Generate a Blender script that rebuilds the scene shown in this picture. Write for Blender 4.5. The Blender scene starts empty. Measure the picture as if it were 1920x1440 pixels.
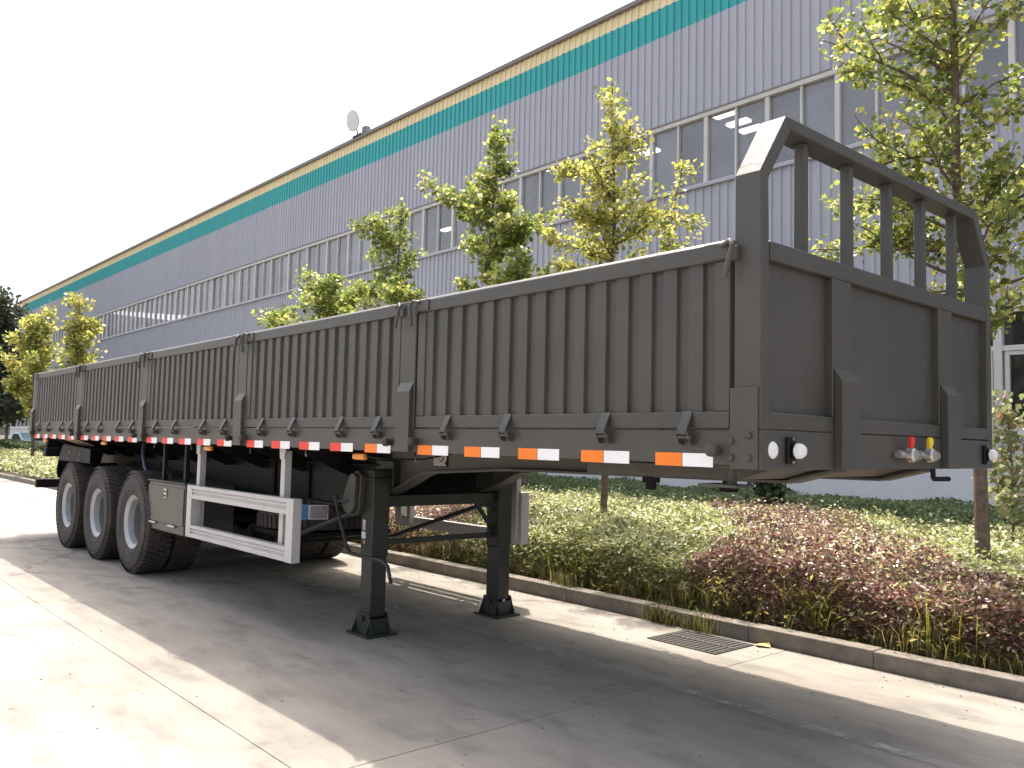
import bpy, math, random
import numpy as np
from mathutils import Vector, Matrix
random.seed(7)
S = bpy.context.scene
COL = S.collection
R = math.radians

# ------------------------------------------------------------------ camera
yaw, pit, rol = .7206, .0695, .0227
F = Vector((-math.cos(yaw)*math.cos(pit), math.sin(yaw)*math.cos(pit), math.sin(pit)))
R0 = F.cross(Vector((0, 0, 1))).normalized(); U0 = R0.cross(F)
RT = math.cos(rol)*R0 + math.sin(rol)*U0
UP = -math.sin(rol)*R0 + math.cos(rol)*U0
cam = bpy.data.cameras.new('camera'); co = bpy.data.objects.new('camera', cam); COL.objects.link(co)
co.matrix_world = Matrix(((RT.x, UP.x, -F.x, 1.9188), (RT.y, UP.y, -F.y, -3.0301), (RT.z, UP.z, -F.z, 1.5019), (0, 0, 0, 1)))
cam.sensor_width = 36; cam.lens = 1589.47/1920*36; cam.clip_start = .05; cam.clip_end = 2000
S.camera = co
# ------------------------------------------------------------------ light
SUN = Vector((-.42, .34, 1.)).normalized()
W = bpy.data.worlds.new('World'); S.world = W; W.use_nodes = True
nt = W.node_tree; nt.nodes.clear()
sky = nt.nodes.new('ShaderNodeTexSky'); sky.sky_type = 'NISHITA'; sky.sun_disc = False
sky.sun_elevation = math.asin(SUN.z); sky.sun_rotation = math.atan2(SUN.x, SUN.y)
sky.air_density = .7; sky.dust_density = 6.0; sky.ozone_density = .3
bg = nt.nodes.new('ShaderNodeBackground'); bg.inputs[1].default_value = .15
wo = nt.nodes.new('ShaderNodeOutputWorld')
hs = nt.nodes.new('ShaderNodeHueSaturation'); hs.inputs['Saturation'].default_value = .62      # hazy, whitish sky
hz = nt.nodes.new('ShaderNodeMix'); hz.data_type = 'RGBA'; hz.blend_type = 'MULTIPLY'; hz.inputs[0].default_value = 1; hz.inputs[7].default_value = (1.02, 1.0, .98, 1)
nt.links.new(sky.outputs[0], hs.inputs['Color']); nt.links.new(hs.outputs[0], hz.inputs[6]); nt.links.new(hz.outputs[2], bg.inputs[0]); nt.links.new(bg.outputs[0], wo.inputs[0])
sl = bpy.data.lights.new('sun', 'SUN'); sl.energy = 2.0; sl.angle = R(.55); sl.color = (1, .91, .79)
so = bpy.data.objects.new('sun', sl); COL.objects.link(so)
so.rotation_euler = SUN.to_track_quat('Z', 'Y').to_euler(); so.location = (-20, 15, 40)
S.view_settings.view_transform = 'Standard'; S.view_settings.look = 'None'
S.view_settings.exposure = 1.62; S.view_settings.gamma = 1.0; S.view_settings.use_curve_mapping = False
S.render.engine = 'CYCLES'
S.cycles.max_bounces = 8; S.cycles.transparent_max_bounces = 12

# ------------------------------------------------------------------ helpers
def tag(o, label=None, cat=None, group=None, kind=None):
    if label: o['label'] = label
    if cat: o['category'] = cat
    if group: o['group'] = group
    if kind: o['kind'] = kind
    return o
WPOS = {}
def wpos(o): return WPOS.get(o.name, Vector((0, 0, 0)))
def empty(name, loc, label=None, cat=None, group=None, kind=None):
    o = bpy.data.objects.new(name, None); COL.objects.link(o); o.location = loc
    o.empty_display_size = .2; WPOS[o.name] = Vector(loc)
    return tag(o, label, cat, group, kind)
def copy_tree(o, off, parent=None):
    c = o.copy(); COL.objects.link(c)
    if parent is None: c.location = Vector(o.location) + Vector(off)
    else: c.parent = parent
    WPOS[c.name] = wpos(o) + Vector(off)
    for ch in o.children: copy_tree(ch, off, c)
    return c
def copy_part(o, off, rz=None):
    """copy of a part (with its sub-parts) under the same thing"""
    c = o.copy(); COL.objects.link(c); c.location = Vector(o.location) + Vector(off)
    if rz is not None: c.rotation_euler.z = rz
    WPOS[c.name] = wpos(o) + Vector(off)
    for ch in o.children:
        d = ch.copy(); COL.objects.link(d); d.parent = c
    return c

class MB:
    def __init__(s): s.v = []; s.f = []; s.m = []
    def add(s, vs, fs, mi=0):
        b = len(s.v); s.v += [tuple(v) for v in vs]; s.f += [tuple(i+b for i in f) for f in fs]; s.m += [mi]*len(fs); return s
    def box(s, x0, x1, y0, y1, z0, z1, mi=0):
        if x0 > x1: x0, x1 = x1, x0
        if y0 > y1: y0, y1 = y1, y0
        vs = [(x, y, z) for z in (z0, z1) for y in (y0, y1) for x in (x0, x1)]
        return s.add(vs, [(0, 2, 3, 1), (4, 5, 7, 6), (0, 1, 5, 4), (2, 6, 7, 3), (0, 4, 6, 2), (1, 3, 7, 5)], mi)
    def prism(s, pts, ax, a, b, mi=0):
        """pts: polygon in the two other axes (in order), extruded along ax from a to b"""
        n = len(pts)
        def mk(p, t):
            return {'X': (t, p[0], p[1]), 'Y': (p[0], t, p[1]), 'Z': (p[0], p[1], t)}[ax]
        area = sum(pts[i][0]*pts[(i+1) % n][1]-pts[(i+1) % n][0]*pts[i][1] for i in range(n))
        flip = (area < 0) ^ (ax == 'Y') ^ (b < a)
        vs = [mk(p, a) for p in pts]+[mk(p, b) for p in pts]
        fs = [tuple(range(n-1, -1, -1)), tuple(range(n, 2*n))]+[(i, (i+1) % n, n+(i+1) % n, n+i) for i in range(n)]
        if flip: fs = [f[::-1] for f in fs]
        return s.add(vs, fs, mi)
    def tube(s, pts, r, n=8, mi=0, cap=True):
        pts = [Vector(p) for p in pts]; rs = r if isinstance(r, (list, tuple)) else [r]*len(pts)
        d = (pts[1]-pts[0]).normalized(); u = d.orthogonal().normalized(); vs = []
        for i, p in enumerate(pts):
            if i == 0: t = pts[1]-pts[0]
            elif i == len(pts)-1: t = pts[-1]-pts[-2]
            else: t = (pts[i+1]-p).normalized()+(p-pts[i-1]).normalized()
            t.normalize(); u = (u-t*u.dot(t)).normalized(); w = t.cross(u)
            for k in range(n):
                a = 2*math.pi*k/n; vs.append(p+(u*math.cos(a)+w*math.sin(a))*rs[i])
        fs = [(i*n+k, i*n+(k+1) % n, (i+1)*n+(k+1) % n, (i+1)*n+k) for i in range(len(pts)-1) for k in range(n)]
        if cap: fs += [tuple(range(n-1, -1, -1)), tuple(range((len(pts)-1)*n, len(pts)*n))]
        return s.add(vs, fs, mi)
    def lathe(s, prof, c, ax, n=32, mi=0, closed=False):
        """prof: (radius, offset along axis)"""
        vs = []; c = Vector(c)
        for r, h in prof:
            for k in range(n):
                a = 2*math.pi*k/n; p, q = r*math.cos(a), r*math.sin(a)
                vs.append(c+Vector({'X': (h, p, q), 'Y': (q, h, p), 'Z': (p, q, h)}[ax]))
        m = len(prof); fs = []
        for i in range(m if closed else m-1):
            j = (i+1) % m
            fs += [(i*n+k, i*n+(k+1) % n, j*n+(k+1) % n, j*n+k) for k in range(n)]
        return s.add(vs, fs, mi)
    def build(s, name, mat, parent=None, bevel=0, smooth=True, label=None, kind=None, angle=38):
        me = bpy.data.meshes.new(name)
        a = np.array(s.v); lo, hi = a.min(0), a.max(0)
        org = Vector(((lo[0]+hi[0])/2, (lo[1]+hi[1])/2, lo[2]))
        me.from_pydata([tuple(Vector(v)-org) for v in s.v], [], s.f)
        for m in (mat if isinstance(mat, (list, tuple)) else [mat]): me.materials.append(m)
        me.polygons.foreach_set('material_index', s.m)
        if smooth:
            me.polygons.foreach_set('use_smooth', [True]*len(s.f)); me.update(); me.set_sharp_from_angle(angle=R(angle))
        me.update()
        o = bpy.data.objects.new(name, me); COL.objects.link(o)
        WPOS[o.name] = org
        if parent is not None: o.parent = parent; o.location = org-wpos(parent)
        else: o.location = org
        if bevel:
            b = o.modifiers.new('bevel', 'BEVEL'); b.width = bevel; b.segments = 2; b.limit_method = 'ANGLE'; b.angle_limit = R(40); b.harden_normals = False
        if label: o['label'] = label
        if kind: o['kind'] = kind
        return o

# ------------------------------------------------------------------ materials
def M(name, col, rough=.5, metal=0., noise=0., nscale=8., bump=0., bscale=60., spec=.5, dirt=None, coat=0.):
    m = bpy.data.materials.new(name); m.use_nodes = True; t = m.node_tree; p = t.nodes['Principled BSDF']
    p.inputs['Base Color'].default_value = (*col, 1); p.inputs['Roughness'].default_value = rough
    p.inputs['Metallic'].default_value = metal; p.inputs['Specular IOR Level'].default_value = spec
    if coat: p.inputs['Coat Weight'].default_value = coat
    g = t.nodes.new('ShaderNodeNewGeometry')
    if noise or dirt:
        n = t.nodes.new('ShaderNodeTexNoise'); n.inputs['Scale'].default_value = nscale; n.inputs['Detail'].default_value = 8; n.inputs['Roughness'].default_value = .65
        t.links.new(g.outputs['Position'], n.inputs['Vector'])
        r = t.nodes.new('ShaderNodeValToRGB'); r.color_ramp.elements[0].position = .32; r.color_ramp.elements[1].position = .7
        c2 = dirt if dirt else tuple(c*(1+noise) for c in col)
        r.color_ramp.elements[0].color = (*[c*(1-noise) for c in col], 1); r.color_ramp.elements[1].color = (*c2, 1)
        t.links.new(n.outputs['Fac'], r.inputs[0]); t.links.new(r.outputs[0], p.inputs['Base Color'])
        mr = t.nodes.new('ShaderNodeMapRange'); mr.inputs[3].default_value = rough*.85; mr.inputs[4].default_value = min(1, rough*1.2)
        t.links.new(n.outputs['Fac'], mr.inputs[0]); t.links.new(mr.outputs[0], p.inputs['Roughness'])
    if bump:
        b = t.nodes.new('ShaderNodeBump'); b.inputs['Strength'].default_value = bump; b.inputs['Distance'].default_value = .01
        n2 = t.nodes.new('ShaderNodeTexNoise'); n2.inputs['Scale'].default_value = bscale; n2.inputs['Detail'].default_value = 5
        t.links.new(g.outputs['Position'], n2.inputs['Vector']); t.links.new(n2.outputs['Fac'], b.inputs['Height']); t.links.new(b.outputs[0], p.inputs['Normal'])
    return m
def leafmat(name, c1, c2, c3=None, trans=.45, rough=.45, spec=.4):
    m = bpy.data.materials.new(name); m.use_nodes = True; t = m.node_tree; t.nodes.clear()
    g = t.nodes.new('ShaderNodeNewGeometry'); r = t.nodes.new('ShaderNodeValToRGB')
    r.color_ramp.elements[0].color = (*c1, 1); r.color_ramp.elements[1].color = (*c2, 1)
    if c3: e = r.color_ramp.elements.new(.8); e.color = (*c2, 1); r.color_ramp.elements[-1].color = (*c3, 1)
    t.links.new(g.outputs['Random Per Island'], r.inputs[0])
    p = t.nodes.new('ShaderNodeBsdfPrincipled'); p.inputs['Roughness'].default_value = rough; p.inputs['Specular IOR Level'].default_value = spec
    tr = t.nodes.new('ShaderNodeBsdfTranslucent'); mx = t.nodes.new('ShaderNodeMixShader'); mx.inputs[0].default_value = trans
    h = t.nodes.new('ShaderNodeHueSaturation'); h.inputs['Value'].default_value = 2.0; h.inputs['Saturation'].default_value = 1.1; h.inputs['Hue'].default_value = .49
    t.links.new(r.outputs[0], p.inputs['Base Color']); t.links.new(r.outputs[0], h.inputs['Color']); t.links.new(h.outputs[0], tr.inputs[0])
    o = t.nodes.new('ShaderNodeOutputMaterial')
    t.links.new(p.outputs[0], mx.inputs[1]); t.links.new(tr.outputs[0], mx.inputs[2]); t.links.new(mx.outputs[0], o.inputs[0])
    return m
olive = M('olive_paint', (.066, .0625, .053), .40, noise=.16, nscale=1.7, bump=.22, bscale=26)
oliveg = M('dark_green_paint', (.026, .031, .027), .45, noise=.2, nscale=3, bump=.1)
black = M('black_paint', (.008, .008, .009), .6, noise=.3, spec=.25)
chas_shade = M('chassis_shade', (.011, .012, .011), .5, noise=.3, spec=.3)  # near-black: the deep shade under the deck is put into the colour
rubber = M('rubber', (.044, .039, .038), .78, noise=.3, dirt=(.085, .07, .06), nscale=5, bump=.3, bscale=90)
alu = M('silver_paint', (.50, .49, .48), .38, metal=.15, noise=.06, nscale=5)
rimm = M('rim_silver', (.40, .41, .42), .42, metal=.25, noise=.08, nscale=6)
rimd = M('rim_inner', (.15, .152, .157), .5, metal=.1, noise=.12, nscale=6)
zinc = M('zinc', (.5, .48, .45), .3, metal=.8, noise=.1)
white = M('white_plastic', (.82, .82, .82), .3)
reflw = M('reflective_white', (.92, .92, .92), .35, coat=.3)
reflr = M('reflective_red', (.85, .03, .02), .35, coat=.3)
reflo = M('reflective_orange', (.95, .22, .01), .35, coat=.3)
amber = M('amber_lens', (.85, .30, .04), .2, coat=.5)
redp = M('red_plastic', (.75, .03, .03), .35)
yelp = M('yellow_plastic', (.85, .62, .02), .35)
bluep = M('blue_print', (.03, .20, .45), .4)
greyp = M('grey_print', (.35, .33, .36), .5, noise=.5, nscale=60)
paper = M('paper', (.75, .72, .70), .5)
hose = M('blue_hose', (.06, .085, .14), .4)
soil = M('soil', (.055, .042, .03), .95, noise=.4, nscale=6, bump=.6, bscale=30)
bark = M('bark', (.16, .115, .085), .9, noise=.4, nscale=18, bump=.9, bscale=45)
kerbm = M('kerb_concrete', (.205, .18, .15), .85, noise=.28, nscale=7, bump=.5, bscale=60)
clad = M('grey_cladding', (.44, .45, .505), .45, noise=.06, nscale=.6)
teal = M('teal_cladding', (.03, .40, .40), .45, noise=.05, nscale=1.2)
yell = M('yellow_cladding', (.90, .76, .46), .45, noise=.05, nscale=1.2)
trimm = M('trim_brown', (.20, .185, .18), .5, noise=.1)
winfr = M('window_frame_white', (.62, .60, .58), .45, noise=.08, nscale=3)
wallw = M('white_render', (.72, .73, .76), .8, noise=.05, nscale=1.5)
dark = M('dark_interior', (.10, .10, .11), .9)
iron = M('iron', (.055, .048, .042), .6, noise=.3, nscale=20)
paintl = M('worn_line', (.50, .48, .44), .8, noise=.2, nscale=9)
_t = paintl.node_tree; _n = _t.nodes.new('ShaderNodeTexNoise'); _n.inputs['Scale'].default_value = 5; _n.inputs['Detail'].default_value = 9; _n.inputs['Roughness'].default_value = .75
_g = _t.nodes.new('ShaderNodeNewGeometry'); _t.links.new(_g.outputs['Position'], _n.inputs['Vector'])
_r = _t.nodes.new('ShaderNodeValToRGB'); _r.color_ramp.elements[0].position = .40; _r.color_ramp.elements[1].position = .62; _r.color_ramp.elements[1].color = (.75, .75, .75, 1)
_t.links.new(_n.outputs['Fac'], _r.inputs[0]); _t.links.new(_r.outputs[0], _t.nodes['Principled BSDF'].inputs['Alpha'])

def concrete():
    m = bpy.data.materials.new('concrete'); m.use_nodes = True; t = m.node_tree; p = t.nodes['Principled BSDF']
    g = t.nodes.new('ShaderNodeNewGeometry'); oi = t.nodes.new('ShaderNodeObjectInfo')
    def nz(sc, det=8, ro=.6, st=None):
        n = t.nodes.new('ShaderNodeTexNoise'); n.inputs['Scale'].default_value = sc; n.inputs['Detail'].default_value = det; n.inputs['Roughness'].default_value = ro
        if st:
            mp = t.nodes.new('ShaderNodeMapping'); mp.inputs['Scale'].default_value = st; t.links.new(g.outputs['Position'], mp.inputs[0]); t.links.new(mp.outputs[0], n.inputs['Vector'])
        else: t.links.new(g.outputs['Position'], n.inputs['Vector'])
        return n
    def ramp(n, a, b, ca, cb):
        r = t.nodes.new('ShaderNodeValToRGB'); r.color_ramp.elements[0].position = a; r.color_ramp.elements[1].position = b
        r.color_ramp.elements[0].color = (*ca, 1); r.color_ramp.elements[1].color = (*cb, 1); t.links.new(n.outputs['Fac'], r.inputs[0]); return r
    def mul(a, b, f=1.):
        x = t.nodes.new('ShaderNodeMix'); x.data_type = 'RGBA'; x.blend_type = 'MULTIPLY'; x.inputs[0].default_value = f
        t.links.new(a.outputs[0] if a.bl_idname != 'ShaderNodeMix' else a.outputs[2], x.inputs[6]); t.links.new(b.outputs[0], x.inputs[7]); return x
    base = ramp(nz(.8, 10, .7), .3, .7, (.30, .277, .242), (.39, .36, .317))
    st1 = ramp(nz(1.7, 6, .6, (1, 2.2, 1)), .33, .52, (.70, .71, .73), (1, 1, 1))
    st2 = ramp(nz(.35, 4, .5), .35, .65, (.84, .83, .82), (1.05, 1.05, 1.05))
    fine = ramp(nz(70, 4, .8), .25, .7, (.86, .86, .86), (1.06, 1.06, 1.06))
    sp = ramp(nz(9, 3, .5), .26, .31, (.6, .6, .6), (1, 1, 1))
    cr = t.nodes.new('ShaderNodeTexVoronoi'); cr.feature = 'DISTANCE_TO_EDGE'; cr.inputs['Scale'].default_value = .11
    wn = nz(1.4, 6, .6); vm = t.nodes.new('ShaderNodeVectorMath'); vm.operation = 'MULTIPLY_ADD'; vm.inputs[1].default_value = (.9, .9, 0)
    t.links.new(wn.outputs['Color'], vm.inputs[0]); t.links.new(g.outputs['Position'], vm.inputs[2]); t.links.new(vm.outputs[0], cr.inputs['Vector'])
    crk = t.nodes.new('ShaderNodeValToRGB'); crk.color_ramp.elements[0].position = .0002; crk.color_ramp.elements[1].position = .0007
    crk.color_ramp.elements[0].color = (.62, .6, .57, 1); crk.color_ramp.elements[1].color = (1, 1, 1, 1); t.links.new(cr.outputs['Distance'], crk.inputs[0])
    tm = ramp(nz(1.0, 5, .6, (.12, 3.2, 1)), .36, .5, (.90, .895, .89), (1, 1, 1))
    oil = ramp(nz(2.3, 3, .45), .24, .34, (.55, .55, .57), (1, 1, 1))
    x = mul(mul(mul(mul(mul(mul(mul(base, st1), st2), fine), sp), crk), tm), oil)
    rv = t.nodes.new('ShaderNodeMapRange'); rv.inputs[3].default_value = .93; rv.inputs[4].default_value = 1.05; t.links.new(oi.outputs['Random'], rv.inputs[0])
    y = mul(x, rv); t.links.new(y.outputs[2], p.inputs['Base Color']); p.inputs['Roughness'].default_value = .82; p.inputs['Specular IOR Level'].default_value = .35
    b = t.nodes.new('ShaderNodeBump'); b.inputs['Strength'].default_value = .35; b.inputs['Distance'].default_value = .004
    t.links.new(nz(160, 4, .7).outputs['Fac'], b.inputs['Height']); t.links.new(b.outputs[0], p.inputs['Normal'])
    return m
conc = concrete()
for m_ in (clad, teal, yell):
    t_ = m_.node_tree; n_ = [q for q in t_.nodes if q.bl_idname == 'ShaderNodeTexNoise'][0]; g_ = [q for q in t_.nodes if q.bl_idname == 'ShaderNodeNewGeometry'][0]
    mp_ = t_.nodes.new('ShaderNodeMapping'); mp_.inputs['Scale'].default_value = (2.2, 2.2, .22); t_.links.new(g_.outputs['Position'], mp_.inputs[0]); t_.links.new(mp_.outputs[0], n_.inputs['Vector'])
def glassmat(name, tint, dim=.75, ior=1.52, dust_sheen=(.17, .18, .21)):
    m = bpy.data.materials.new(name); m.use_nodes = True; t = m.node_tree; t.nodes.clear()
    fr = t.nodes.new('ShaderNodeFresnel'); fr.inputs[0].default_value = ior
    tr = t.nodes.new('ShaderNodeBsdfTransparent'); tr.inputs[0].default_value = (*tint, 1)
    df = t.nodes.new('ShaderNodeBsdfDiffuse'); gl = t.nodes.new('ShaderNodeBsdfGlossy'); gl.inputs['Roughness'].default_value = .04
    oi = t.nodes.new('ShaderNodeObjectInfo'); g = t.nodes.new('ShaderNodeNewGeometry'); n = t.nodes.new('ShaderNodeTexNoise'); n.inputs['Scale'].default_value = 1.3; n.inputs['Detail'].default_value = 6
    t.links.new(g.outputs['Position'], n.inputs['Vector'])
    ad = t.nodes.new('ShaderNodeMath'); ad.operation = 'MULTIPLY_ADD'; ad.inputs[1].default_value = .7; t.links.new(oi.outputs['Random'], ad.inputs[0]); t.links.new(n.outputs['Fac'], ad.inputs[2])
    mr = t.nodes.new('ShaderNodeMapRange'); mr.inputs[1].default_value = .3; mr.inputs[2].default_value = 1.3; mr.inputs[3].default_value = .62; mr.inputs[4].default_value = 1.45; t.links.new(ad.outputs[0], mr.inputs[0])
    vm = t.nodes.new('ShaderNodeVectorMath'); vm.operation = 'SCALE'; vm.inputs[0].default_value = dust_sheen; t.links.new(mr.outputs[0], vm.inputs['Scale']); t.links.new(vm.outputs[0], df.inputs[0])  # diffuse film: dust plus painted-in sky reflection, brightness varied per pane
    m1 = t.nodes.new('ShaderNodeMixShader'); m1.inputs[0].default_value = 1-dim; m2 = t.nodes.new('ShaderNodeMixShader'); o = t.nodes.new('ShaderNodeOutputMaterial')
    t.links.new(tr.outputs[0], m1.inputs[1]); t.links.new(df.outputs[0], m1.inputs[2])
    t.links.new(fr.outputs[0], m2.inputs[0]); t.links.new(m1.outputs[0], m2.inputs[1]); t.links.new(gl.outputs[0], m2.inputs[2])
    t3 = t.nodes.new('ShaderNodeBsdfTransparent'); m3 = t.nodes.new('ShaderNodeMixShader')      # the inner face of the pane adds nothing
    t.links.new(g.outputs['Backfacing'], m3.inputs[0]); t.links.new(m2.outputs[0], m3.inputs[1]); t.links.new(t3.outputs[0], m3.inputs[2]); t.links.new(m3.outputs[0], o.inputs[0])
    return m
glass = glassmat('dusty_sheen_glass', (.75, .78, .82), .55, 1.9, (.42, .43, .46))
glass2 = glassmat('clear_glass', (.6, .62, .62), .9)
def emis(name, c, s):
    m = bpy.data.materials.new(name); m.use_nodes = True; t = m.node_tree; p = t.nodes['Principled BSDF']
    p.inputs['Emission Color'].default_value = (*c, 1); p.inputs['Emission Strength'].default_value = s; return m
lampm = emis('lamp_tube', (1, .97, .9), 1.6)

# ================================================================== SETTING
MB().box(-400, 300, -300, 300, -.9, -.03).build('ground', soil, smooth=False, kind='structure')
road = empty('road', (0, 0, 0), kind='structure')
xs = [-1.553+5.0*k for k in range(-20, 5)]
ys = [-21.13, -16.13, -11.13, -6.13, -1.13, 1.33, 2.82]
for i in range(len(xs)-1):
    for j in range(len(ys)-1):
        if xs[i] < -62 and ys[j] < -12: continue
        g = .006; dz = random.uniform(-.001, .001)
        MB().box(xs[i]+g*.5, xs[i+1]-g*.5, ys[j]+g*.35, ys[j+1]-g*.35, -.2, dz).build('concrete_slab', conc, road, bevel=.003)
# joint filler below the slab tops
MB().box(-101, 18, -21, 2.82, -.25, -.014).build('joint_filler', M('joint', (.09, .08, .07), .95), road, smooth=False)
# worn pale line over the joint
def wavy_line(y0, w, x0, x1, name, seed):
    rr = random.Random(seed); mb = MB(); n = int((x1-x0)/.09); top = []; bot = []
    for i in range(n+1):
        x = x0+(x1-x0)*i/n
        top.append((x, y0+w/2+rr.uniform(-.012, .012), .005)); bot.append((x, y0-w/2+rr.uniform(-.012, .012), .005))
    mb.add(bot+top, [(i, i+1, n+2+i, n+1+i) for i in range(n)])
    return mb.build(name, paintl, road, smooth=False)
wavy_line(1.33, .085, -30, 3, 'painted_line', 1)
wavy_line(-2.15, .16, -30, 3, 'painted_line', 2)
# kerb
kerb = empty('kerb', (0, 2.9, 0), kind='structure')
proto = MB().box(-.4975, .4975, 2.83, 2.98, -.1, .13).build('kerb_stone', kerbm, kerb, bevel=.008)
x = 3.6
first = True
while x > -62:
    if first: proto.location.x = x; first = False; c = proto
    else: c = proto.copy(); COL.objects.link(c); c.location.x = x
    c.location.y = proto.location.y + (random.uniform(-.006, .006) if c is not proto else 0); c.rotation_euler.z = random.uniform(-.004, .004)
    c.location.z += random.uniform(-.006, .004); x -= 1.0
MB().box(-62, 25, 2.97, 13, -.2, .07).build('planting_bed', soil, smooth=False, kind='structure')
# drain grate
dg = empty('drain_grate', (-2.1, 2.5, 0), 'rusty iron drain grate in the concrete beside the kerb', 'drain')
MB().box(-2.43, -1.79, 2.26, 2.74, .003, .006).build('pit', M('pit_shade_sheet', (.01, .01, .01), 1), dg, smooth=False)  # flat black sheet standing in for the shade below the bars
mb = MB(); mb.box(-2.43, -1.79, 2.255, 2.27, .0, .008).box(-2.43, -1.79, 2.73, 2.745, 0, .008).box(-2.43, -2.42, 2.27, 2.73, 0, .008).box(-1.80, -1.79, 2.27, 2.73, 0, .008).box(-2.42, -1.80, 2.487, 2.513, 0, .013)
mb.build('frame', iron, dg)
b0 = MB().box(-2.405, -2.384, 2.27, 2.487, 0, .009).build('bar', iron, dg)
for k in range(13):
    for h in (0, 1):
        if k or h: copy_part(b0, (k*.0475, h*.243, 0))

# ------------------------------------------------------------------ factory
BY = 12.0; X0, X1 = -77., 14.
fac = empty('factory_building', (-30, BY, 0), 'long grey ribbed metal factory hall with teal and yellow bands under its eaves', 'building')
def cladding(z0, z1, mat, name, y=BY):
    mb = MB(); p = .2105; n = int((X1-X0)/p); pts = []
    for i in range(n):
        a = X0+i*p
        pts += [(a, y), (a+.135, y), (a+.150, y-.032), (a+.195, y-.032), (a+.2095, y)]
    pts.append((X0+n*p, y))
    k = len(pts); mb.add([(q[0], q[1], z0) for q in pts]+[(q[0], q[1], z1) for q in pts], [(i, i+1, k+i+1, k+i) for i in range(k-1)])
    return mb.build(name, mat, fac, smooth=False)
cladding(3.95, 7.2, clad, 'lower_cladding'); cladding(8.74, 10.95, clad, 'upper_cladding')
cladding(10.95, 11.66, teal, 'teal_band'); cladding(11.66, 11.98, yell, 'yellow_band')
MB().box(X0-.2, X1, BY-.12, BY+.2, 11.98, 12.10).build('eaves_trim', trimm, fac, bevel=.01)
mb = MB(); mb.prism([(BY-.05, 12.101), (BY+40, 14.2), (BY+40, 13.9), (BY-.05, 11.99)], 'X', X0, X1); mb.build('roof', clad, fac, smooth=False)
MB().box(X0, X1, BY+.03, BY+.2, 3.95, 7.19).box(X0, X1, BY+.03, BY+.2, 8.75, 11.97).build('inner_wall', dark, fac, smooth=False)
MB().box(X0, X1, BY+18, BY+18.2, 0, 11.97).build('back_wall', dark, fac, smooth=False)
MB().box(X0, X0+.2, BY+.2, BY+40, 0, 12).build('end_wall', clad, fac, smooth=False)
MB().box(X0, X1, BY-.08, BY+.10, 7.15, 7.24).build('window_sill', clad, fac, bevel=.01)
MB().box(X0, X1, BY-.07, BY+.10, 8.70, 8.79).build('window_head', winfr, fac, bevel=.008)
MB().box(X0, X1, BY-.085, BY+.0, 8.792, 8.83).build('drip_trim', trimm, fac)
# ribbon window: panes and mullions, each of its own
px = -5.915; PW = .755
xa = px-PW*94; xb = px+PW*12
pane0 = mul_w = mul_t = None
k = -94
while k < 12:
    a = px+k*PW
    if pane0 is None: pane0 = c = MB().box(a+.001, a+PW-.001, BY+.02, BY+.03, 7.24, 8.70).build('pane', glass, fac, smooth=False)
    else: c = copy_part(pane0, (a-px+94*PW, 0, 0))
    c.rotation_euler.z = random.uniform(-.006, .006)
    if k % 2 == 0:
        if mul_w is None: mul_w = MB().box(a-.05, a+.05, BY-.055, BY+.06, 7.241, 8.699).build('mullion', winfr, fac, bevel=.006)
        else: copy_part(mul_w, ((k+94)*PW, 0, 0))
    else:
        if mul_t is None: mul_t = MB().box(a-.024, a+.024, BY-.045, BY+.05, 7.241, 8.699).build('mullion', winfr, fac, bevel=.005)
        else: copy_part(mul_t, ((k+93)*PW, 0, 0))
    k += 1
for (lx, ly, lz) in ((-11.75, 16.75, 10.85), (-11.85, 17.55, 10.85), (-11.95, 18.35, 10.9), (-28.4, 19.5, 11.0), (-15.5, 18.0, 11.0)):
    MB().box(lx-.34, lx+.34, ly-.13, ly+.13, lz, lz+.08).build('ceiling_lamp', [lampm], fac)
# pale blind behind one pane
MB().box(-6.62, -5.99, BY+.12, BY+.15, 7.26, 8.68).build('blind', M('blind', (.5, .52, .54), .8, noise=.1), fac)
# ground floor
MB().box(X0, X1, BY-.02, BY+.2, 0, 1.74).build('base_wall', wallw, fac, smooth=False)
MB().box(X0, X1, BY-.10, BY+.05, 1.742, 1.80).build('ledge', wallw, fac, bevel=.01)
MB().box(X0, X1, BY-.03, BY+.1, 3.86, 3.949).build('lintel', winfr, fac)
w0 = None
def gwin(a):
    w = MB()
    w.box(a, a+.13, BY-.05, BY+.1, 1.802, 3.858)           # pillar
    w.box(a+.13, a+1.30, BY-.03, BY+.06, 1.802, 1.88).box(a+.13, a+1.30, BY-.035, BY+.06, 3.17, 3.26).box(a+.13, a+1.30, BY-.03, BY+.06, 3.80, 3.858)
    w.box(a+.16, a+.23, BY-.022, BY+.05, 1.88, 3.17).box(a+1.21, a+1.28, BY-.022, BY+.05, 1.88, 3.17).box(a+.23, a+1.21, BY-.021, BY+.05, 1.88, 1.95).box(a+.23, a+1.21, BY-.021, BY+.05, 3.10, 3.17)
    o = w.build('window_frame', winfr, fac, bevel=.006)
    MB().box(a+.15, a+1.3, BY+.01, BY+.02, 1.88, 3.8).build('pane', glass2, o, smooth=False)
    return o
for k in range(-58, 12):
    if w0 is None: w0 = gwin(-3.25-58*1.3)
    else: copy_part(w0, ((k+58)*1.3, 0, 0))
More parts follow.
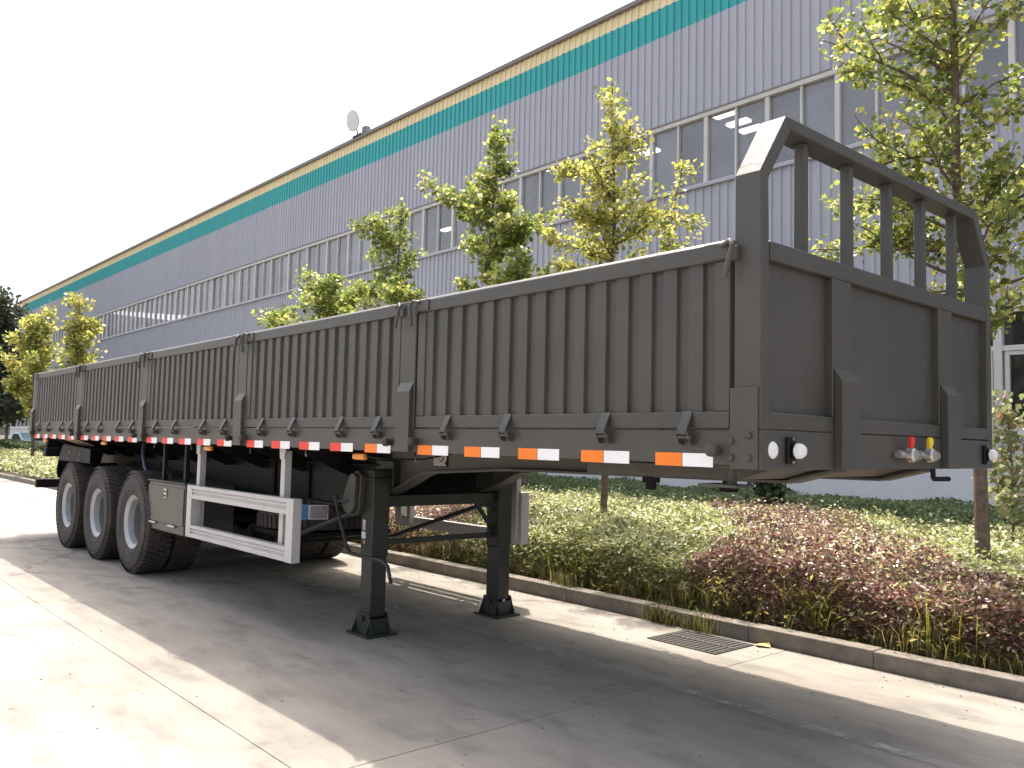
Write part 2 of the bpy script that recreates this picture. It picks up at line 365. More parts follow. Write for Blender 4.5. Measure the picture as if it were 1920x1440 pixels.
# floodlight on the roof edge
fl = empty('floodlight', (-23.6, 11.95, 12.1), 'round white floodlight clamped on the roof edge of the factory', 'floodlight')
mb = MB(); ax = Vector((.22, -.92, -.22)).normalized(); c = Vector((-23.65, 11.74, 12.62))
u = ax.orthogonal().normalized(); w_ = ax.cross(u)
def disc(mb, prof, n=24, sx=1.15):
    vs = []
    for r, h in prof:
        for k in range(n):
            a = 2*math.pi*k/n; d = u*math.cos(a)+w_*math.sin(a); d = Vector((d.x, d.y, d.z*sx)); vs.append(c+d*r+ax*h)
    fs = [(i*n+k, i*n+(k+1) % n, (i+1)*n+(k+1) % n, (i+1)*n+k) for i in range(len(prof)-1) for k in range(n)]
    mb.add(vs, fs)
disc(mb, [(.001, -.22), (.09, -.22), (.13, -.16), (.30, -.03), (.325, .01), (.30, .02)]); mb.build('housing', zinc, fl)
mb = MB(); disc(mb, [(.30, .015), (.15, .025), (.001, .03)]); mb.build('lens', white, fl)
MB().tube([c-ax*.1, c+Vector((.05, .12, -.2)), (-23.6, 11.93, 12.08)], .03).box(-23.85, -23.3, 11.85, 11.98, 12.08, 12.14).build('bracket', iron, fl)
MB().box(-23.32, -23.06, 11.9, 12.12, 12.14, 12.36).build('ballast_box', M('box_grey', (.2, .21, .25), .5), fl, bevel=.02)

# ================================================================== TRAILER
tr = empty('semi_trailer', (-6.3, 1.25, 0), 'olive drab drop-side semi-trailer parked alone on concrete, propped on its landing legs', 'trailer')
L = -12.55; ZB = 1.43; PT = -2.475; C = [-2.53+PT*i for i in range(5)]
def prt(mb, name, mat, bevel=.004, parent=None, **k): return mb.build(name, mat, parent or tr, bevel=bevel, **k)
# side beams, front beam, deck
prt(MB().box(L, -.02, 0, .07, ZB, 1.578), 'side_beam', olive); prt(MB().box(L, -.02, 2.43, 2.5, ZB, 1.578), 'side_beam', olive)
prt(MB().box(-.06, 0, .0, 2.5, 1.415, 1.578), 'front_beam', olive)
prt(MB().box(L, L+.08, .072, 2.428, ZB, 1.578), 'rear_beam', olive)
prt(MB().box(L+.08, -.062, .072, 2.428, 1.53, 1.565), 'floor', chas_shade)
# main longitudinal beams
def beam_bot(x):
    P = [(-.06, 1.413), (-.30, 1.350), (-1.9, 1.335), (-2.4, 1.327), (-3.02, 1.290), (-3.30, 1.272), (-3.40, 1.245), (-3.56, 1.175), (-3.82, 1.08), (-4.15, .975), (-4.35, .95), (-12.5, .95)]
    for (a, za), (b, zb) in zip(P, P[1:]):
        if a >= x >= b: return za+(zb-za)*(x-a)/(b-a)
XB = [-.06, -.30, -1.0, -1.9, -2.4, -3.02, -3.30, -3.40, -3.56, -3.82, -4.15, -4.35, -6, -9, -12.5]
for yc in (.76, 1.74):
    pts = [(x, beam_bot(x)) for x in XB]
    mb = MB()
    for (xa_, za_), (xb_, zb_) in zip(pts, pts[1:]): mb.box(xb_, xa_, yc-.006, yc+.006, .9, 1.528); q = len(mb.v)-8; mb.v[q:q+4] = [(v[0], v[1], za_ if v[0] == xa_ else zb_) for v in mb.v[q:q+4]]
    n = len(pts); vs = []
    for x, z in pts: vs += [(x, yc-.07, z), (x, yc+.07, z), (x, yc+.07, z-.014), (x, yc-.07, z-.014)]
    fs = [(3, 2, 1, 0)] + [(4*(n-1), 4*(n-1)+1, 4*(n-1)+2, 4*(n-1)+3)]
    for i in range(n-1):
        for k in range(4): fs.append((4*i+k, 4*i+(k+1) % 4, 4*i+4+(k+1) % 4, 4*i+4+k))
    mb.add(vs, fs); cut = -3.9  # rearward of the cut the web's shade is painted in with the darker material
    mb.m = [1 if np.mean([mb.v[q][0] for q in f]) < cut and len(f) == 4 else m_ for f, m_ in zip(mb.f, mb.m)]
    mb.build('main_beam', [olive, chas_shade], tr)
prt(MB().prism([(-.09, 1.425), (-.31, 1.362), (-2.0, 1.348), (-2.0, 1.36), (-.31, 1.376), (-.09, 1.437)], 'Y', .835, 1.665), 'skid_plate', olive)
prt(MB().prism([(-.3, 1.36), (-1.25, 1.345), (-1.25, 1.42), (-.1, 1.42)], 'Y', .30, .685), 'bolster_plate', olive)
# cross members with triangular outriggers
mb = MB(); mb.prism([(.075, 1.526), (.075, 1.46), (.68, 1.2), (.752, 1.2), (.752, 1.526)], 'X', -2.9, -2.88)
mb.v = [(v[0]-1.5, v[1], v[2]) for v in mb.v]; o0 = mb.build('outrigger', chas_shade, tr)
mb = MB(); mb.prism([(2.425, 1.526), (2.425, 1.46), (1.82, 1.2), (1.748, 1.2), (1.748, 1.526)], 'X', -2.9, -2.88); mb.v = [(v[0]-1.5, v[1], v[2]) for v in mb.v]; o1 = mb.build('outrigger', chas_shade, tr)
c0 = MB().box(-2.92, -2.86, .768, 1.732, 1.40, 1.526).build('cross_member', chas_shade, tr)
for k in range(1, 10):
    copy_part(o0, (-.83*k, 0, 0)); copy_part(o1, (-.83*k, 0, 0)); copy_part(c0, (-.95*k, 0, 0))
for k in range(4): copy_part(c0, (2.4-k*.6, 0, .02))
# headboard
def col_outline(s):
    y = (lambda v: v) if s == 0 else (lambda v: 2.5-v)
    outer = [(y(0), 1.58), (y(0), 2.655), (y(.195), 2.94)]
    inner = [(y(.235), 2.885), (y(.06), 2.635), (y(.075), 1.58)]
    return outer+inner
for s in (0, 1):
    prt(MB().prism(col_outline(s), 'X', -.125, 0), 'corner_column', olive, .004, angle=20)
prt(MB().prism([(.197, 2.94), (2.303, 2.94), (2.263, 2.885), (.237, 2.885)], 'X', -.125, 0), 'top_rail', olive, .004, angle=20)
prt(MB().box(-.06, -.001, .077, 2.423, 2.29, 2.372), 'middle_rail', olive, .005)
prt(MB().box(-.06, -.001, .077, 2.423, 1.583, 1.652), 'bottom_rail', olive, .005)
for (a, b) in ((.592, .772), (1.748, 1.928)):
    prt(MB().box(-.06, -.0012, a, b, 1.653, 2.289), 'upright', olive, .004)
for (a, b) in ((.077, .59), (.774, 1.746), (1.93, 2.423)):
    prt(MB().box(-.055, -.038, a, b, 1.653, 2.289), 'sheet_panel', olive, .0)
b0 = prt(MB().box(-.085, -.035, .400, .444, 2.373, 2.884), 'guard_bar', olive, .005)
for d in (.42, .84, 1.24, 1.66): copy_part(b0, (0, d, 0))
p0 = prt(MB().prism([(.001, 1.416), (.040, 1.416), (.040, 1.815), (.004, 1.872), (.001, 1.872)], 'Y', .60, .775), 'stake_pocket', olive, .003, angle=20)
copy_part(p0, (0, 1.155, 0))
# corner box with bolts
for y0, y1, ys_ in ((-.012, -.001, -1), (2.501, 2.512, 1)):
    prt(MB().box(-.138, -.006, y0, y1, 1.416, 1.752), 'corner_plate', olive, .003)
    for bx, bz in ((-.128, 1.53), (-.045, 1.555), (-.128, 1.462), (-.045, 1.462)):
        yb = -.012 if ys_ < 0 else 2.512
        MB().lathe([(.001, .012*ys_), (.011, .012*ys_), (.015, .005*ys_), (.015, 0)], (bx, yb, bz), 'Y', 10).build('bolt', olive, tr)
# ---- side panels
def side_panel(xc, ln):
    x0, x1 = xc-ln/2, xc+ln/2; mb = MB()
    pts = []; a, b = x0+.075, x1-.075; n = 15; p = (b-a)/n
    for i in range(n):
        q = a+i*p
        pts += [(q+.0*p, .004), (q+.52*p, .004), (q+.56*p, .022), (q+.94*p, .022), (q+.985*p, .006)]
    pts.append((b, .004))
    for d, rev in ((0, 0), (.004, 1)):
        k = len(pts); f = [(i, i+1, k+i+1, k+i) for i in range(k-1)]
        if rev: f = [t[::-1] for t in f]
        mb.add([(q[0], q[1]+d, 1.650) for q in pts]+[(q[0], q[1]+d, 2.306) for q in pts], f)
    o = mb.build('side_panel', olive, tr)
    fr = MB()
    fr.prism([(-.012, 2.30), (-.012, 2.372), (.004, 2.388), (.05, 2.388), (.05, 2.30)], 'X', x0, x1)
    fr.box(x0, x0+.077, -.004, .05, 1.657, 2.2985).box(x1-.077, x1, -.004, .05, 1.657, 2.2985)
    fr.box(x0, x1, -.006, .05, 1.584, 1.655)
    prt(fr, 'panel_frame', olive, .004, parent=o)
    for d in (-.81, -.28, .425, .895):
        h = MB(); x = xc+d*1.015+.02
        h.prism([(-.007, 1.66), (-.052, 1.572), (-.052, 1.556), (-.040, 1.556), (-.007, 1.63)], 'X', x-.026, x+.026)
        h.prism([(-.001, 1.55), (-.05, 1.568), (-.05, 1.55), (-.03, 1.515), (-.001, 1.51)], 'X', x-.034, x-.027)
        h.prism([(-.001, 1.55), (-.05, 1.568), (-.05, 1.55), (-.03, 1.515), (-.001, 1.51)], 'X', x+.027, x+.034)
        h.tube([(x-.042, -.036, 1.545), (x+.042, -.036, 1.545)], .009, 8)
        prt(h, 'hinge', olive, .002, parent=o)
    for sgn, xe in ((-1, x0), (1, x1)):
        h = MB()
        h.box(min(xe, xe-sgn*.12), max(xe, xe-sgn*.12), -.020, -.013, 2.305, 2.375)
        e = xe+sgn*.02
        h.tube([(xe-sgn*.03, -.025, 2.36), (e, -.035, 2.372), (e+sgn*.018, -.045, 2.35), (e+sgn*.014, -.05, 2.32), (e-sgn*.002, -.052, 2.26), (e-sgn*.012, -.052, 2.215)], .0115, 8)
        h.box(e-.012, e+.028, -.022, -.002, 2.29, 2.35)
        prt(h, 'latch', olive, .002, parent=o)
    return o
pan0 = side_panel(C[0]/2-.02, C[0]*-1-.115-.135)
ln0 = C[0]*-1-.25
pan1 = side_panel((C[0]+C[1])/2, -PT-.185)
for k in range(1, 4): copy_part(pan1, (PT*k, 0, 0))
copy_part(pan0, (0, 2.5-2*(wpos(pan0).y), 0), math.pi)
for k in range(0, 4): copy_part(pan1, (PT*k, 2.5-2*(wpos(pan1).y), 0), math.pi)
# posts, pockets, buffers
pst = prt(MB().box(C[0]-.083, C[0]+.083, -.006, .10, 1.579, 2.386), 'side_post', olive, .005)
pk = prt(MB().prism([(.02, 1.432), (-.036, 1.432), (-.036, 1.81), (-.004, 1.872), (.02, 1.872)], 'X', C[0]-.074, C[0]+.074), 'stake_pocket', olive, .003, angle=20)
seam = None
for k in range(5):
    off = PT*k
    if k == 4: off += .0
    if k: copy_part(pst, (off, 0, 0)); copy_part(pk, (off, 0, 0))
    copy_part(pst, (off, 2.5-2*wpos(pst).y, 0), math.pi); copy_part(pk, (off, 2.5-2*wpos(pk).y, 0), math.pi)
bf = MB().lathe([(.001, -.062), (.016, -.062), (.027, -.055), (.027, -.03), (.022, -.022), (.022, 0)], (0, 0, 1.49), 'Y', 14)
bf0 = bf.build('rubber_buffer', rubber, tr)
for i, xb_ in enumerate([-.205]+[c+d for c in C for d in (.125, -.165)]):
    if xb_ < L+.1: continue
    if i == 0: bf0.location.x += xb_; WPOS[bf0.name].x = xb_
    else: copy_part(bf0, (xb_+.205, 0, .006*(i % 2)))
    # far side
    copy_part(bf0, (xb_+.205, 2.5-2*wpos(bf0).y, 0), math.pi)
# reflective strips
def strip(x, y, sgn, cm, lab):
    mb = MB(); e = .002
    ya, yb = (y-e, y-.0005) if sgn < 0 else (y+.0005, y+e)
    mb.box(x, x+.147, ya, yb, 1.418, 1.476, 0); mb.box(x+.151, x+.31, ya, yb, 1.418, 1.476, 1)
    o = mb.build('reflective_strip', [cm, reflw], tr, smooth=False, label=lab); return o
so_ = strip(-.537, 0, -1, reflo, 'orange and white reflective strip'); sr_ = strip(-.537+PT-.465, 0, -1, reflr, 'red and white reflective strip')
for k in range(5):
    for j in range(5):
        ox = PT*k-.465*j
        orange = k == 0 or (k == 1 and j == 0)
        if orange:
            if (k, j) != (0, 0): copy_part(so_, (ox, 0, 0))
        elif (k, j) != (1, 1): copy_part(sr_, (ox-PT+.465, 0, 0))
        copy_part(so_ if orange else sr_, (ox if orange else ox-PT+.465, 2.5-2*wpos(so_).y, 0), math.pi)
# amber marker lamps
ml = prt(MB().box(-3.24, -3.09, .035, .075, 1.362, 1.408), 'marker_lamp', amber, .012)
for xm in (-5.82, -9.02, -11.86): copy_part(ml, (xm+3.165, 0, .005))
prt(MB().tube([(-3.08, .06, 1.39), (-2.9, .1, 1.375), (-2.75, .3, 1.38), (-2.7, .5, 1.42)], .006, 6), 'cable', black, 0)
cb = MB().tube([(-4.02, .1, 1.428), (-3.99, .08, 1.40), (-3.97, .075, 1.365)], .007, 6).build('cable_tail', zinc, tr)
for xm in (-2.62, -5.1, -6.45, -7.5): copy_part(cb, (xm+4.0, .05, 0))
# headboard lamps, couplings
for yy in (.095, 2.44):
    if yy < 1: MB().lathe([(.001, .008), (.030, .006), (.036, 0)], (0.0, yy, 1.497), 'X', 20).build('front_reflector', white, tr)
for yy in (.215, 2.36):
    lb = MB().box(.001, .018, yy-.030, yy+.030, 1.44, 1.553).box(.018, .036, yy-.015, yy+.03, 1.465, 1.525); o = prt(lb, 'front_lamp', black, .006)
    MB().lathe([(.028, .030), (.033, .034), (.032, .052), (.022, .066), (.001, .07)], (0, yy+.012, 1.495), 'X', 18).build('lens', white, o)
    MB().tube([(.02, yy, 1.545), (.026, yy, 1.545)], .006, 8).tube([(.02, yy, 1.449), (.026, yy, 1.449)], .006, 8).build('screw', zinc, o)
for yy, mm in ((1.285, redp), (1.505, yelp)):
    g = MB()
    g.tube([(.0, yy-.04, 1.49), (.03, yy-.04, 1.49)], .022, 12).tube([(.03, yy-.115, 1.487), (.03, yy+.10, 1.483)], .017, 12)
    g.lathe([(.028, -.018), (.036, -.01), (.036, .02), (.028, .028), (.001, .028)], (.05, yy-.02, 1.487), 'X', 16)
    g.lathe([(.022, -.012), (.030, -.012), (.030, .012), (.022, .012)], (.035, yy+.05, 1.485), 'Y', 16).lathe([(.022, -.008), (.027, -.008), (.027, .008), (.022, .008)], (.035, yy+.085, 1.485), 'Y', 16)
    o = g.build('air_coupling', zinc, tr)
    h = MB().prism([(yy-.018, 1.515), (yy+.014, 1.515), (yy+.024, 1.535), (yy+.034, 1.548), (yy+.036, 1.562), (yy+.026, 1.576), (yy+.010, 1.58), (yy-.006, 1.574), (yy-.012, 1.558), (yy-.010, 1.54)], 'X', .035, .05)
    h.build('dust_cap', mm, o)
    MB().tube([(.05, yy-.03, 1.46), (.05, yy-.03, 1.452)], .014, 10).build('brass_nut', M('brass', (.6, .35, .12), .35, metal=.9), o)
prt(MB().tube([(-.02, 1.70, 1.43), (-.02, 1.70, 1.372), (-.02, 1.715, 1.36), (-.02, 1.90, 1.358)], .014, 8), 'rope_hook', black, 0)
prt(MB().tube([(-.2, .1, 1.43), (-.2, .1, 1.345)], .022, 10).box(-.32, -.13, .02, .16, 1.334, 1.347).box(-.27, -.13, .06, .14, 1.41, 1.429), 'bracket', olive, .002)
prt(MB().lathe([(.06, 1.345), (.06, 1.32), (.037, 1.315), (.037, 1.275), (.055, 1.27), (.055, 1.245), (.001, 1.245)], (-1.0, 1.25, 0), 'Z', 20), 'kingpin', black, 0)
prt(MB().tube([(-1.15, .72, 1.34), (-1.15, .72, 1.30)], .05, 12).tube([(-1.15, .72, 1.30), (-1.15, .72, 1.26)], .03, 10), 'drain_plug', black, 0)
# data plate on beam web
dp = MB().box(-3.25, -3.08, .745, .753, 1.318, 1.397).build('data_plate', black, tr, smooth=False)
mb = MB(); rr = random.Random(5)
for r_ in range(5):
    x_ = -3.245
    while x_ < -3.10:
        w2 = rr.uniform(.008, .03)
        if not (x_ > -3.16 and r_ in (1, 2, 3) and rr.random() < .7): mb.box(x_, min(x_+w2, -3.085), .743, .7445, 1.322+.0145*r_, 1.333+.0145*r_)
        x_ += w2+.006
mb.build('print', zinc, dp, smooth=False)

# ---- wheels
def wheel(xc, y0, inner=False):
    """dual wheel, outer face at y0, towards +y"""
    w = .27; Rr = .55
    rim = MB()
    if not inner:
        rim.lathe([(.001, .185), (.09, .185), (.10, .155), (.17, .15), (.225, .165), (.235, .09), (.243, .03), (.262, .018), (.282, .006), (.290, .000), (.284, .012), (.262, .03)], (xc, y0+.012, .55), 'Y', 48)
    else:
        rim.lathe([(.001, .1), (.24, .1), (.26, .02), (.285, .01)], (xc, y0, .55), 'Y', 32)
    rim.m = [1 if i < 48*5 else 0 for i in range(len(rim.f))] if not inner else rim.m
    o = rim.build('wheel', [rimm, rimd], tr)
    t = MB(); prof = [(.288, .012), (.33, -.004), (.40, -.014), (.455, -.012), (.50, .0), (.528, .012), (.542, .03), (.542, w-.03), (.528, w-.012), (.50, w), (.455, w+.012), (.40, w+.014), (.33, w+.004), (.288, w-.012)]
    t.lathe(prof, (xc, y0, .55), 'Y', 72)
    # raised rings on the side wall
    t.lathe([(.478, -.0085), (.482, -.016), (.490, -.014), (.494, -.003)], (xc, y0, .55), 'Y', 72)
    t.lathe([(.345, -.006), (.349, -.012), (.357, -.012), (.361, -.008)], (xc, y0, .55), 'Y', 72)
    n = 56
    for i in range(n):
        for row in range(4):
            if inner and row in (1, 2) and i % 2: continue
            a = 2*math.pi*(i+(.5 if row % 2 else 0))/n; da = 2*math.pi/n*.33
            ya, yb = [(y0-.002, y0+.066), (y0+.078, y0+.128), (y0+.142, y0+.192), (y0+.204, y0+w+.002)][row]
            r0, r1 = .530, .556
            if row in (0, 3):
                sk = .012
            else: sk = 0
            vs = []
            for rr_ in (r0, r1):
                for (yy, aa) in ((ya, a-da), (ya, a+da), (yb, a+da+.02), (yb, a-da+.02)):
                    y2 = yy
                    if row == 0 and yy == ya: y2 = yy+(sk if rr_ == r1 else -.006)
                    if row == 3 and yy == yb: y2 = yy-(sk if rr_ == r1 else -.006)
                    vs.append((xc+rr_*math.sin(aa), y2, .55+rr_*math.cos(aa)))
            t.add(vs, [(4, 5, 6, 7), (0, 1, 5, 4), (1, 2, 6, 5), (2, 3, 7, 6), (3, 0, 4, 7)])
    t.build('tyre', rubber, o, angle=30)
    return o
AX = (-7.80, -9.11, -10.42)
w0 = wheel(AX[0], .03); w1 = wheel(AX[0], .345, True)
for k in range(3):
    off = (AX[k]-AX[0], 0, 0)
    if k: copy_part(w0, off); copy_part(w1, off)
    copy_part(w0, (off[0], 2.5-2*wpos(w0).y, 0), math.pi); copy_part(w1, (off[0], 2.5-2*wpos(w1).y, 0), math.pi)
for c_ in [o for o in tr.children if o.name.startswith('wheel')]:
    c_.location.z += .003
for k in range(3):
    prt(MB().tube([(AX[k], .45, .55), (AX[k], 2.05, .55)], .075, 14), 'axle', black, 0)
    for yy in (.80, 1.70):
        prt(MB().prism([(AX[k]-.5, .80), (AX[k], .68), (AX[k]+.5, .80), (AX[k]+.5, .74), (AX[k], .61), (AX[k]-.5, .74)], 'Y', yy-.045, yy+.045), 'leaf_spring', black, .003)
for xh in (-7.12, -8.455, -9.765, -11.1):
    for yy in (.80, 1.70):
        prt(MB().prism([(xh-.16, .948), (xh+.16, .948), (xh+.07, .70), (xh-.07, .70)], 'Y', yy-.05, yy+.05), 'spring_hanger', black, .003)
# mudguard over the rear wheels
def guard_path(y0, y1):
    p = [(-9.75, 1.30), (-11.02, 1.345), (-11.10, 1.325), (-11.28, 1.12), (-11.36, .99), (-11.28, .885)]
    q = [(x_+.012 if i > 1 else x_, z_-.012) for i, (x_, z_) in enumerate(p)]
    mb = MB(); mb.prism(p+q[::-1], 'Y', y0, y1)
    mb.prism([(-9.75, 1.296), (-11.02, 1.340), (-11.09, 1.32), (-11.27, 1.12), (-10.95, 1.12), (-9.75, 1.12)], 'Y', y0+.001, y0+.006)
    return mb
for a, b in ((.10, .66), (1.84, 2.40)):
    o = prt(guard_path(a, b), 'mudguard', black, .002)
    if a < 1:
        for bx, bz in ((-10.72, 1.235), (-10.78, 1.165), (-10.2, 1.225), (-10.25, 1.155)):
            MB().tube([(bx, a+.001, bz), (bx, a-.008, bz)], .012, 8).build('bolt', zinc, o)
for xx in (-10.95, -10.75, -10.45): prt(MB().tube([(xx-.1, .08, 1.43), (xx+.12, .3, 1.335)], .012, 6), 'stay_rod', M('rod', (.45, .33, .2), .5), 0)
# rear underrun bar, light box
prt(MB().box(-12.52, -12.42, .09, 2.41, .672, .80), 'underrun_bar', black, .008)
for yy in (.76, 1.74): prt(MB().prism([(-12.42, .80), (-12.30, .948), (-12.1, .948), (-12.36, .70), (-12.42, .70)], 'Y', yy-.05, yy+.05), 'underrun_bracket', black, .003)
prt(MB().box(-12.53, -12.36, .18, .95, 1.14, 1.268), 'lamp_box', black, .01); prt(MB().box(-12.53, -12.36, 1.55, 2.32, 1.14, 1.268), 'lamp_box', black, .01)
prt(MB().box(-12.50, -12.40, .2, 2.3, 1.27, 1.43), 'rear_sill', black, .01)
# toolbox
tb = prt(MB().box(-7.35, -6.335, .055, .55, .53, 1.028), 'toolbox', olive, .012)
prt(MB().box(-7.34, -6.345, .045, .054, .622, .985), 'door', olive, .003, parent=tb)
prt(MB().box(-7.36, -6.325, .040, .56, 1.0285, 1.040), 'lid_lip', olive, .003, parent=tb)
prt(MB().box(-6.87, -6.80, .035, .0445, .87, .965), 'latch', zinc, .004, parent=tb)
prt(MB().box(-6.85, -6.82, .028, .0345, .885, .905).box(-6.85, -6.82, .028, .0345, .93, .945), 'keyhole', black, 0, parent=tb)
for xx in (-7.16, -6.62): prt(MB().tube([(xx-.09, .040, .605), (xx+.09, .040, .605)], .011, 8).box(xx-.05, xx+.05, .036, .0445, .595, .617), 'hinge', zinc, 0, parent=tb)
for xx in (-7.1, -6.5): prt(MB().box(xx-.025, xx+.025, .1, .14, 1.041, 1.43), 'toolbox_hanger', black, .003)
# side guards
def side_guard():
    x0, x1 = -6.22, -4.06; y0 = .03; mb = MB()
    def rail(z0, z1):
        # grooved aluminium profile
        h = z1-z0
        prof = [(y0+.065, z0), (y0, z0), (y0, z0+.30*h), (y0+.016, z0+.36*h), (y0+.016, z0+.44*h), (y0+.004, z0+.50*h), (y0+.004, z0+.62*h), (y0+.012, z0+.66*h), (y0+.012, z0+.70*h), (y0, z0+.74*h), (y0, z1), (y0+.065, z1)]
        mb.prism(prof, 'X', x0+.115, x1-.115)
    mb.box(x0, x0+.115, y0-.001, y0+.095, .55, 1.036); mb.box(x1-.115, x1, y0-.001, y0+.072, .55, 1.036)
    rail(.912, 1.034); rail(.552, .664)
    return prt(mb, 'side_guard', alu, .004)
sg = side_guard()
ps = prt(MB().box(-6.185, -6.115, .10, .16, .60, 1.40).prism([(-6.20, 1.429), (-6.09, 1.429), (-6.115, 1.33), (-6.185, 1.33)], 'Y', .088, .098), 'guard_post', alu, .004, parent=sg)
c = ps.copy(); COL.objects.link(c); c.location.x += 1.75
copy_part(sg, (0, 2.5-2*wpos(sg).y, 0), math.pi)
# spare tyre lying flat under the frame
sp = MB(); cx, cy, z0 = -5.50, 1.02, .68; w = .27
sp.lathe([(.288, .02), (.33, -.004), (.455, -.012), (.528, .012), (.542, .03), (.542, w-.03), (.528, w-.012), (.455, w+.012), (.33, w+.004), (.288, w-.02)], (cx, cy, z0), 'Z', 72)
for i in range(56):
    for row in range(2):
        a = 2*math.pi*(i+.5*row)/56; da = .036; za, zb_ = ((z0, z0+.11), (z0+.15, z0+.27))[row]
        vs = [(cx+r_*math.sin(aa), cy+r_*math.cos(aa), zz) for r_ in (.53, .557) for zz, aa in ((za, a-da), (za, a+da), (zb_, a+da+.02), (zb_, a-da+.02))]
        sp.add(vs, [(7, 6, 5, 4), (4, 5, 1, 0), (5, 6, 2, 1), (6, 7, 3, 2), (7, 4, 0, 3)])
st = sp.build('spare_tyre', rubber, tr, angle=30)
MB().lathe([(.001, .12), (.2, .12), (.24, .05), (.285, .03)], (cx, cy, z0), 'Z', 24).build('rim', rimm, st)
def arc_label(a0, a1, z0_, z1_, mat, name, r_=.560):
    mb = MB(); n = 8; vs = []
    for i in range(n+1):
        a = a0+(a1-a0)*i/n
        vs += [(cx+r_*math.cos(a), cy+r_*math.sin(a), z0_), (cx+r_*math.cos(a), cy+r_*math.sin(a), z1_)]
    mb.add(vs, [(2*i, 2*i+2, 2*i+3, 2*i+1) for i in range(n)]); return mb.build(name, mat, st)
A0 = math.atan2(.50-cy, -5.22-cx); A1 = math.atan2(.84-cy, -4.96-cx)
arc_label(A0, A1, .775, .905, paper, 'paper_label', .5605)
sA = lambda f: A0+(A1-A0)*f
arc_label(sA(.38), sA(.58), .777, .903, bluep, 'blue_block', .5615); arc_label(sA(.62), sA(.98), .785, .895, greyp, 'picture', .5615)
mb = MB()
for i, f in enumerate((.10, .16, .22, .28)):
    for z_ in np.arange(.785, .895, .018):
        if random.random() < .8:
            a = sA(f); b = sA(f+.035); r_ = .5618
            mb.add([(cx+r_*math.cos(q), cy+r_*math.sin(q), zz) for q, zz in ((a, z_), (b, z_), (b, z_+.012), (a, z_+.012))], [(0, 1, 2, 3)])
mb.build('print', greyp, st, smooth=False)
for yy in (.76, 1.4): prt(MB().box(-5.9, -5.84, yy-.03, yy+.03, .62, 1.5).box(-5.2, -5.14, yy-.03, yy+.03, .62, 1.5), 'spare_carrier', black, 0)
prt(MB().box(-5.95, -5.1, .6, 1.6, .60, .64), 'carrier_plate', black, 0)
# air tank, pipes
prt(MB().lathe([(.001, -.42), (.10, -.41), (.14, -.37), (.14, .37), (.10, .41), (.001, .42)], (-6.9, 1.25, 1.15), 'Y', 20), 'air_tank', black, 0)
prt(MB().lathe([(.001, -.45), (.09, -.44), (.13, -.40), (.13, .40), (.09, .44), (.001, .45)], (-5.0, 1.28, 1.22), 'X', 20), 'air_tank', black, 0)
prt(MB().tube([(-8.43, .33, 1.40), (-8.40, .31, 1.30), (-8.22, .28, 1.15), (-8.07, .28, 1.02)], .022, 8), 'air_hose', hose, 0)
for yy, zz in ((.70, 1.36), (.69, 1.30)): prt(MB().tube([(-3.9, yy, zz), (-6.5, yy+.01, zz-.02), (-11.5, yy, zz)], .012, 6), 'air_pipe', black, 0)
# ---- landing gear
def leg(yc, s):
    x0, x1 = -3.90, -3.73
    l = prt(MB().box(x0, x1, yc-.075, yc+.075, .60, 1.27), 'landing_leg', oliveg, .008)
    prt(MB().box(x0+.008, x1-.008, yc-.068, yc+.068, .14, .60), 'inner_tube', oliveg, .006, parent=l)
    prt(MB().box(x0-.02, x1+.02, yc-.09, yc+.09, 1.19, 1.205).box(x0-.05, x1+.03, yc+s*.076, yc+s*.16, 1.1, 1.34), 'mounting_plate', oliveg, .004, parent=l)
    ft = MB(); ft.box(-3.965, -3.655, yc-.14, yc+.13, .002, .018)
    for yy in (yc-.085, yc+.079): ft.prism([(-3.945, .018), (-3.675, .018), (-3.73, .17), (-3.90, .17)], 'Y', yy, yy+.006)
    ft.prism([(yc-.13, .018), (yc+.12, .018), (yc+.08, .13), (yc-.08, .13)], 'X', -3.722, -3.714).prism([(yc-.13, .018), (yc+.12, .018), (yc+.08, .13), (yc-.08, .13)], 'X', -3.916, -3.908)
    ft.tube([(-3.815, yc-.105, .13), (-3.815, yc+.105, .13)], .024, 12)
    prt(ft, 'foot', oliveg, .002, parent=l)
    return l
lg = leg(.61, 1); lg2 = leg(1.89, -1)
# pear shaped gearbox on near leg
gp = []
for k in range(24):
    a = 2*math.pi*k/24; r_ = .085+.0*k
    gp.append((math.cos(a), math.sin(a)))
def pear(k):
    pts = []
    for (cx_, cz_, r_, a0, a1) in ((-3.955, 1.01, .092, 160, 375), (-3.90, 1.19, .05, 15, 160)):
        for i in range(9):
            a = R(a0+(a1-a0)*i/8); pts.append((cx_+(r_+k)*math.cos(a), cz_+(r_+k)*math.sin(a)))
    return pts
gb = MB().prism(pear(.018), 'Y', .48, .534).prism(pear(0), 'Y', .44, .4795)
prt(gb, 'gearbox', olive, .006, parent=lg)
prt(MB().tube([(-3.95, .45, 1.02), (-4.10, .44, 1.01), ], .018, 8).tube([(-4.12, .43, 1.05), (-4.09, .43, .98)], .02, 8).tube([(-4.11, .42, 1.03), (-4.02, .42, .85), (-3.93, .42, .70), (-3.90, .42, .65), (-3.85, .42, .625), (-3.62, .42, .62), (-3.40, .42, .62), (-3.33, .42, .59), (-3.28, .42, .475)], .014, 8), 'crank_handle', oliveg, 0, parent=lg)
st1 = MB().box(-3.86, -3.83, .525, .534, .80, .878).build('sticker', paper, lg); MB().box(-3.87, -3.82, .525, .534, .735, .785).build('sticker', paper, lg)
mb = MB()
for z_ in np.arange(.806, .872, .011): mb.box(-3.857, -3.833, .5235, .5245, z_, z_+.006)
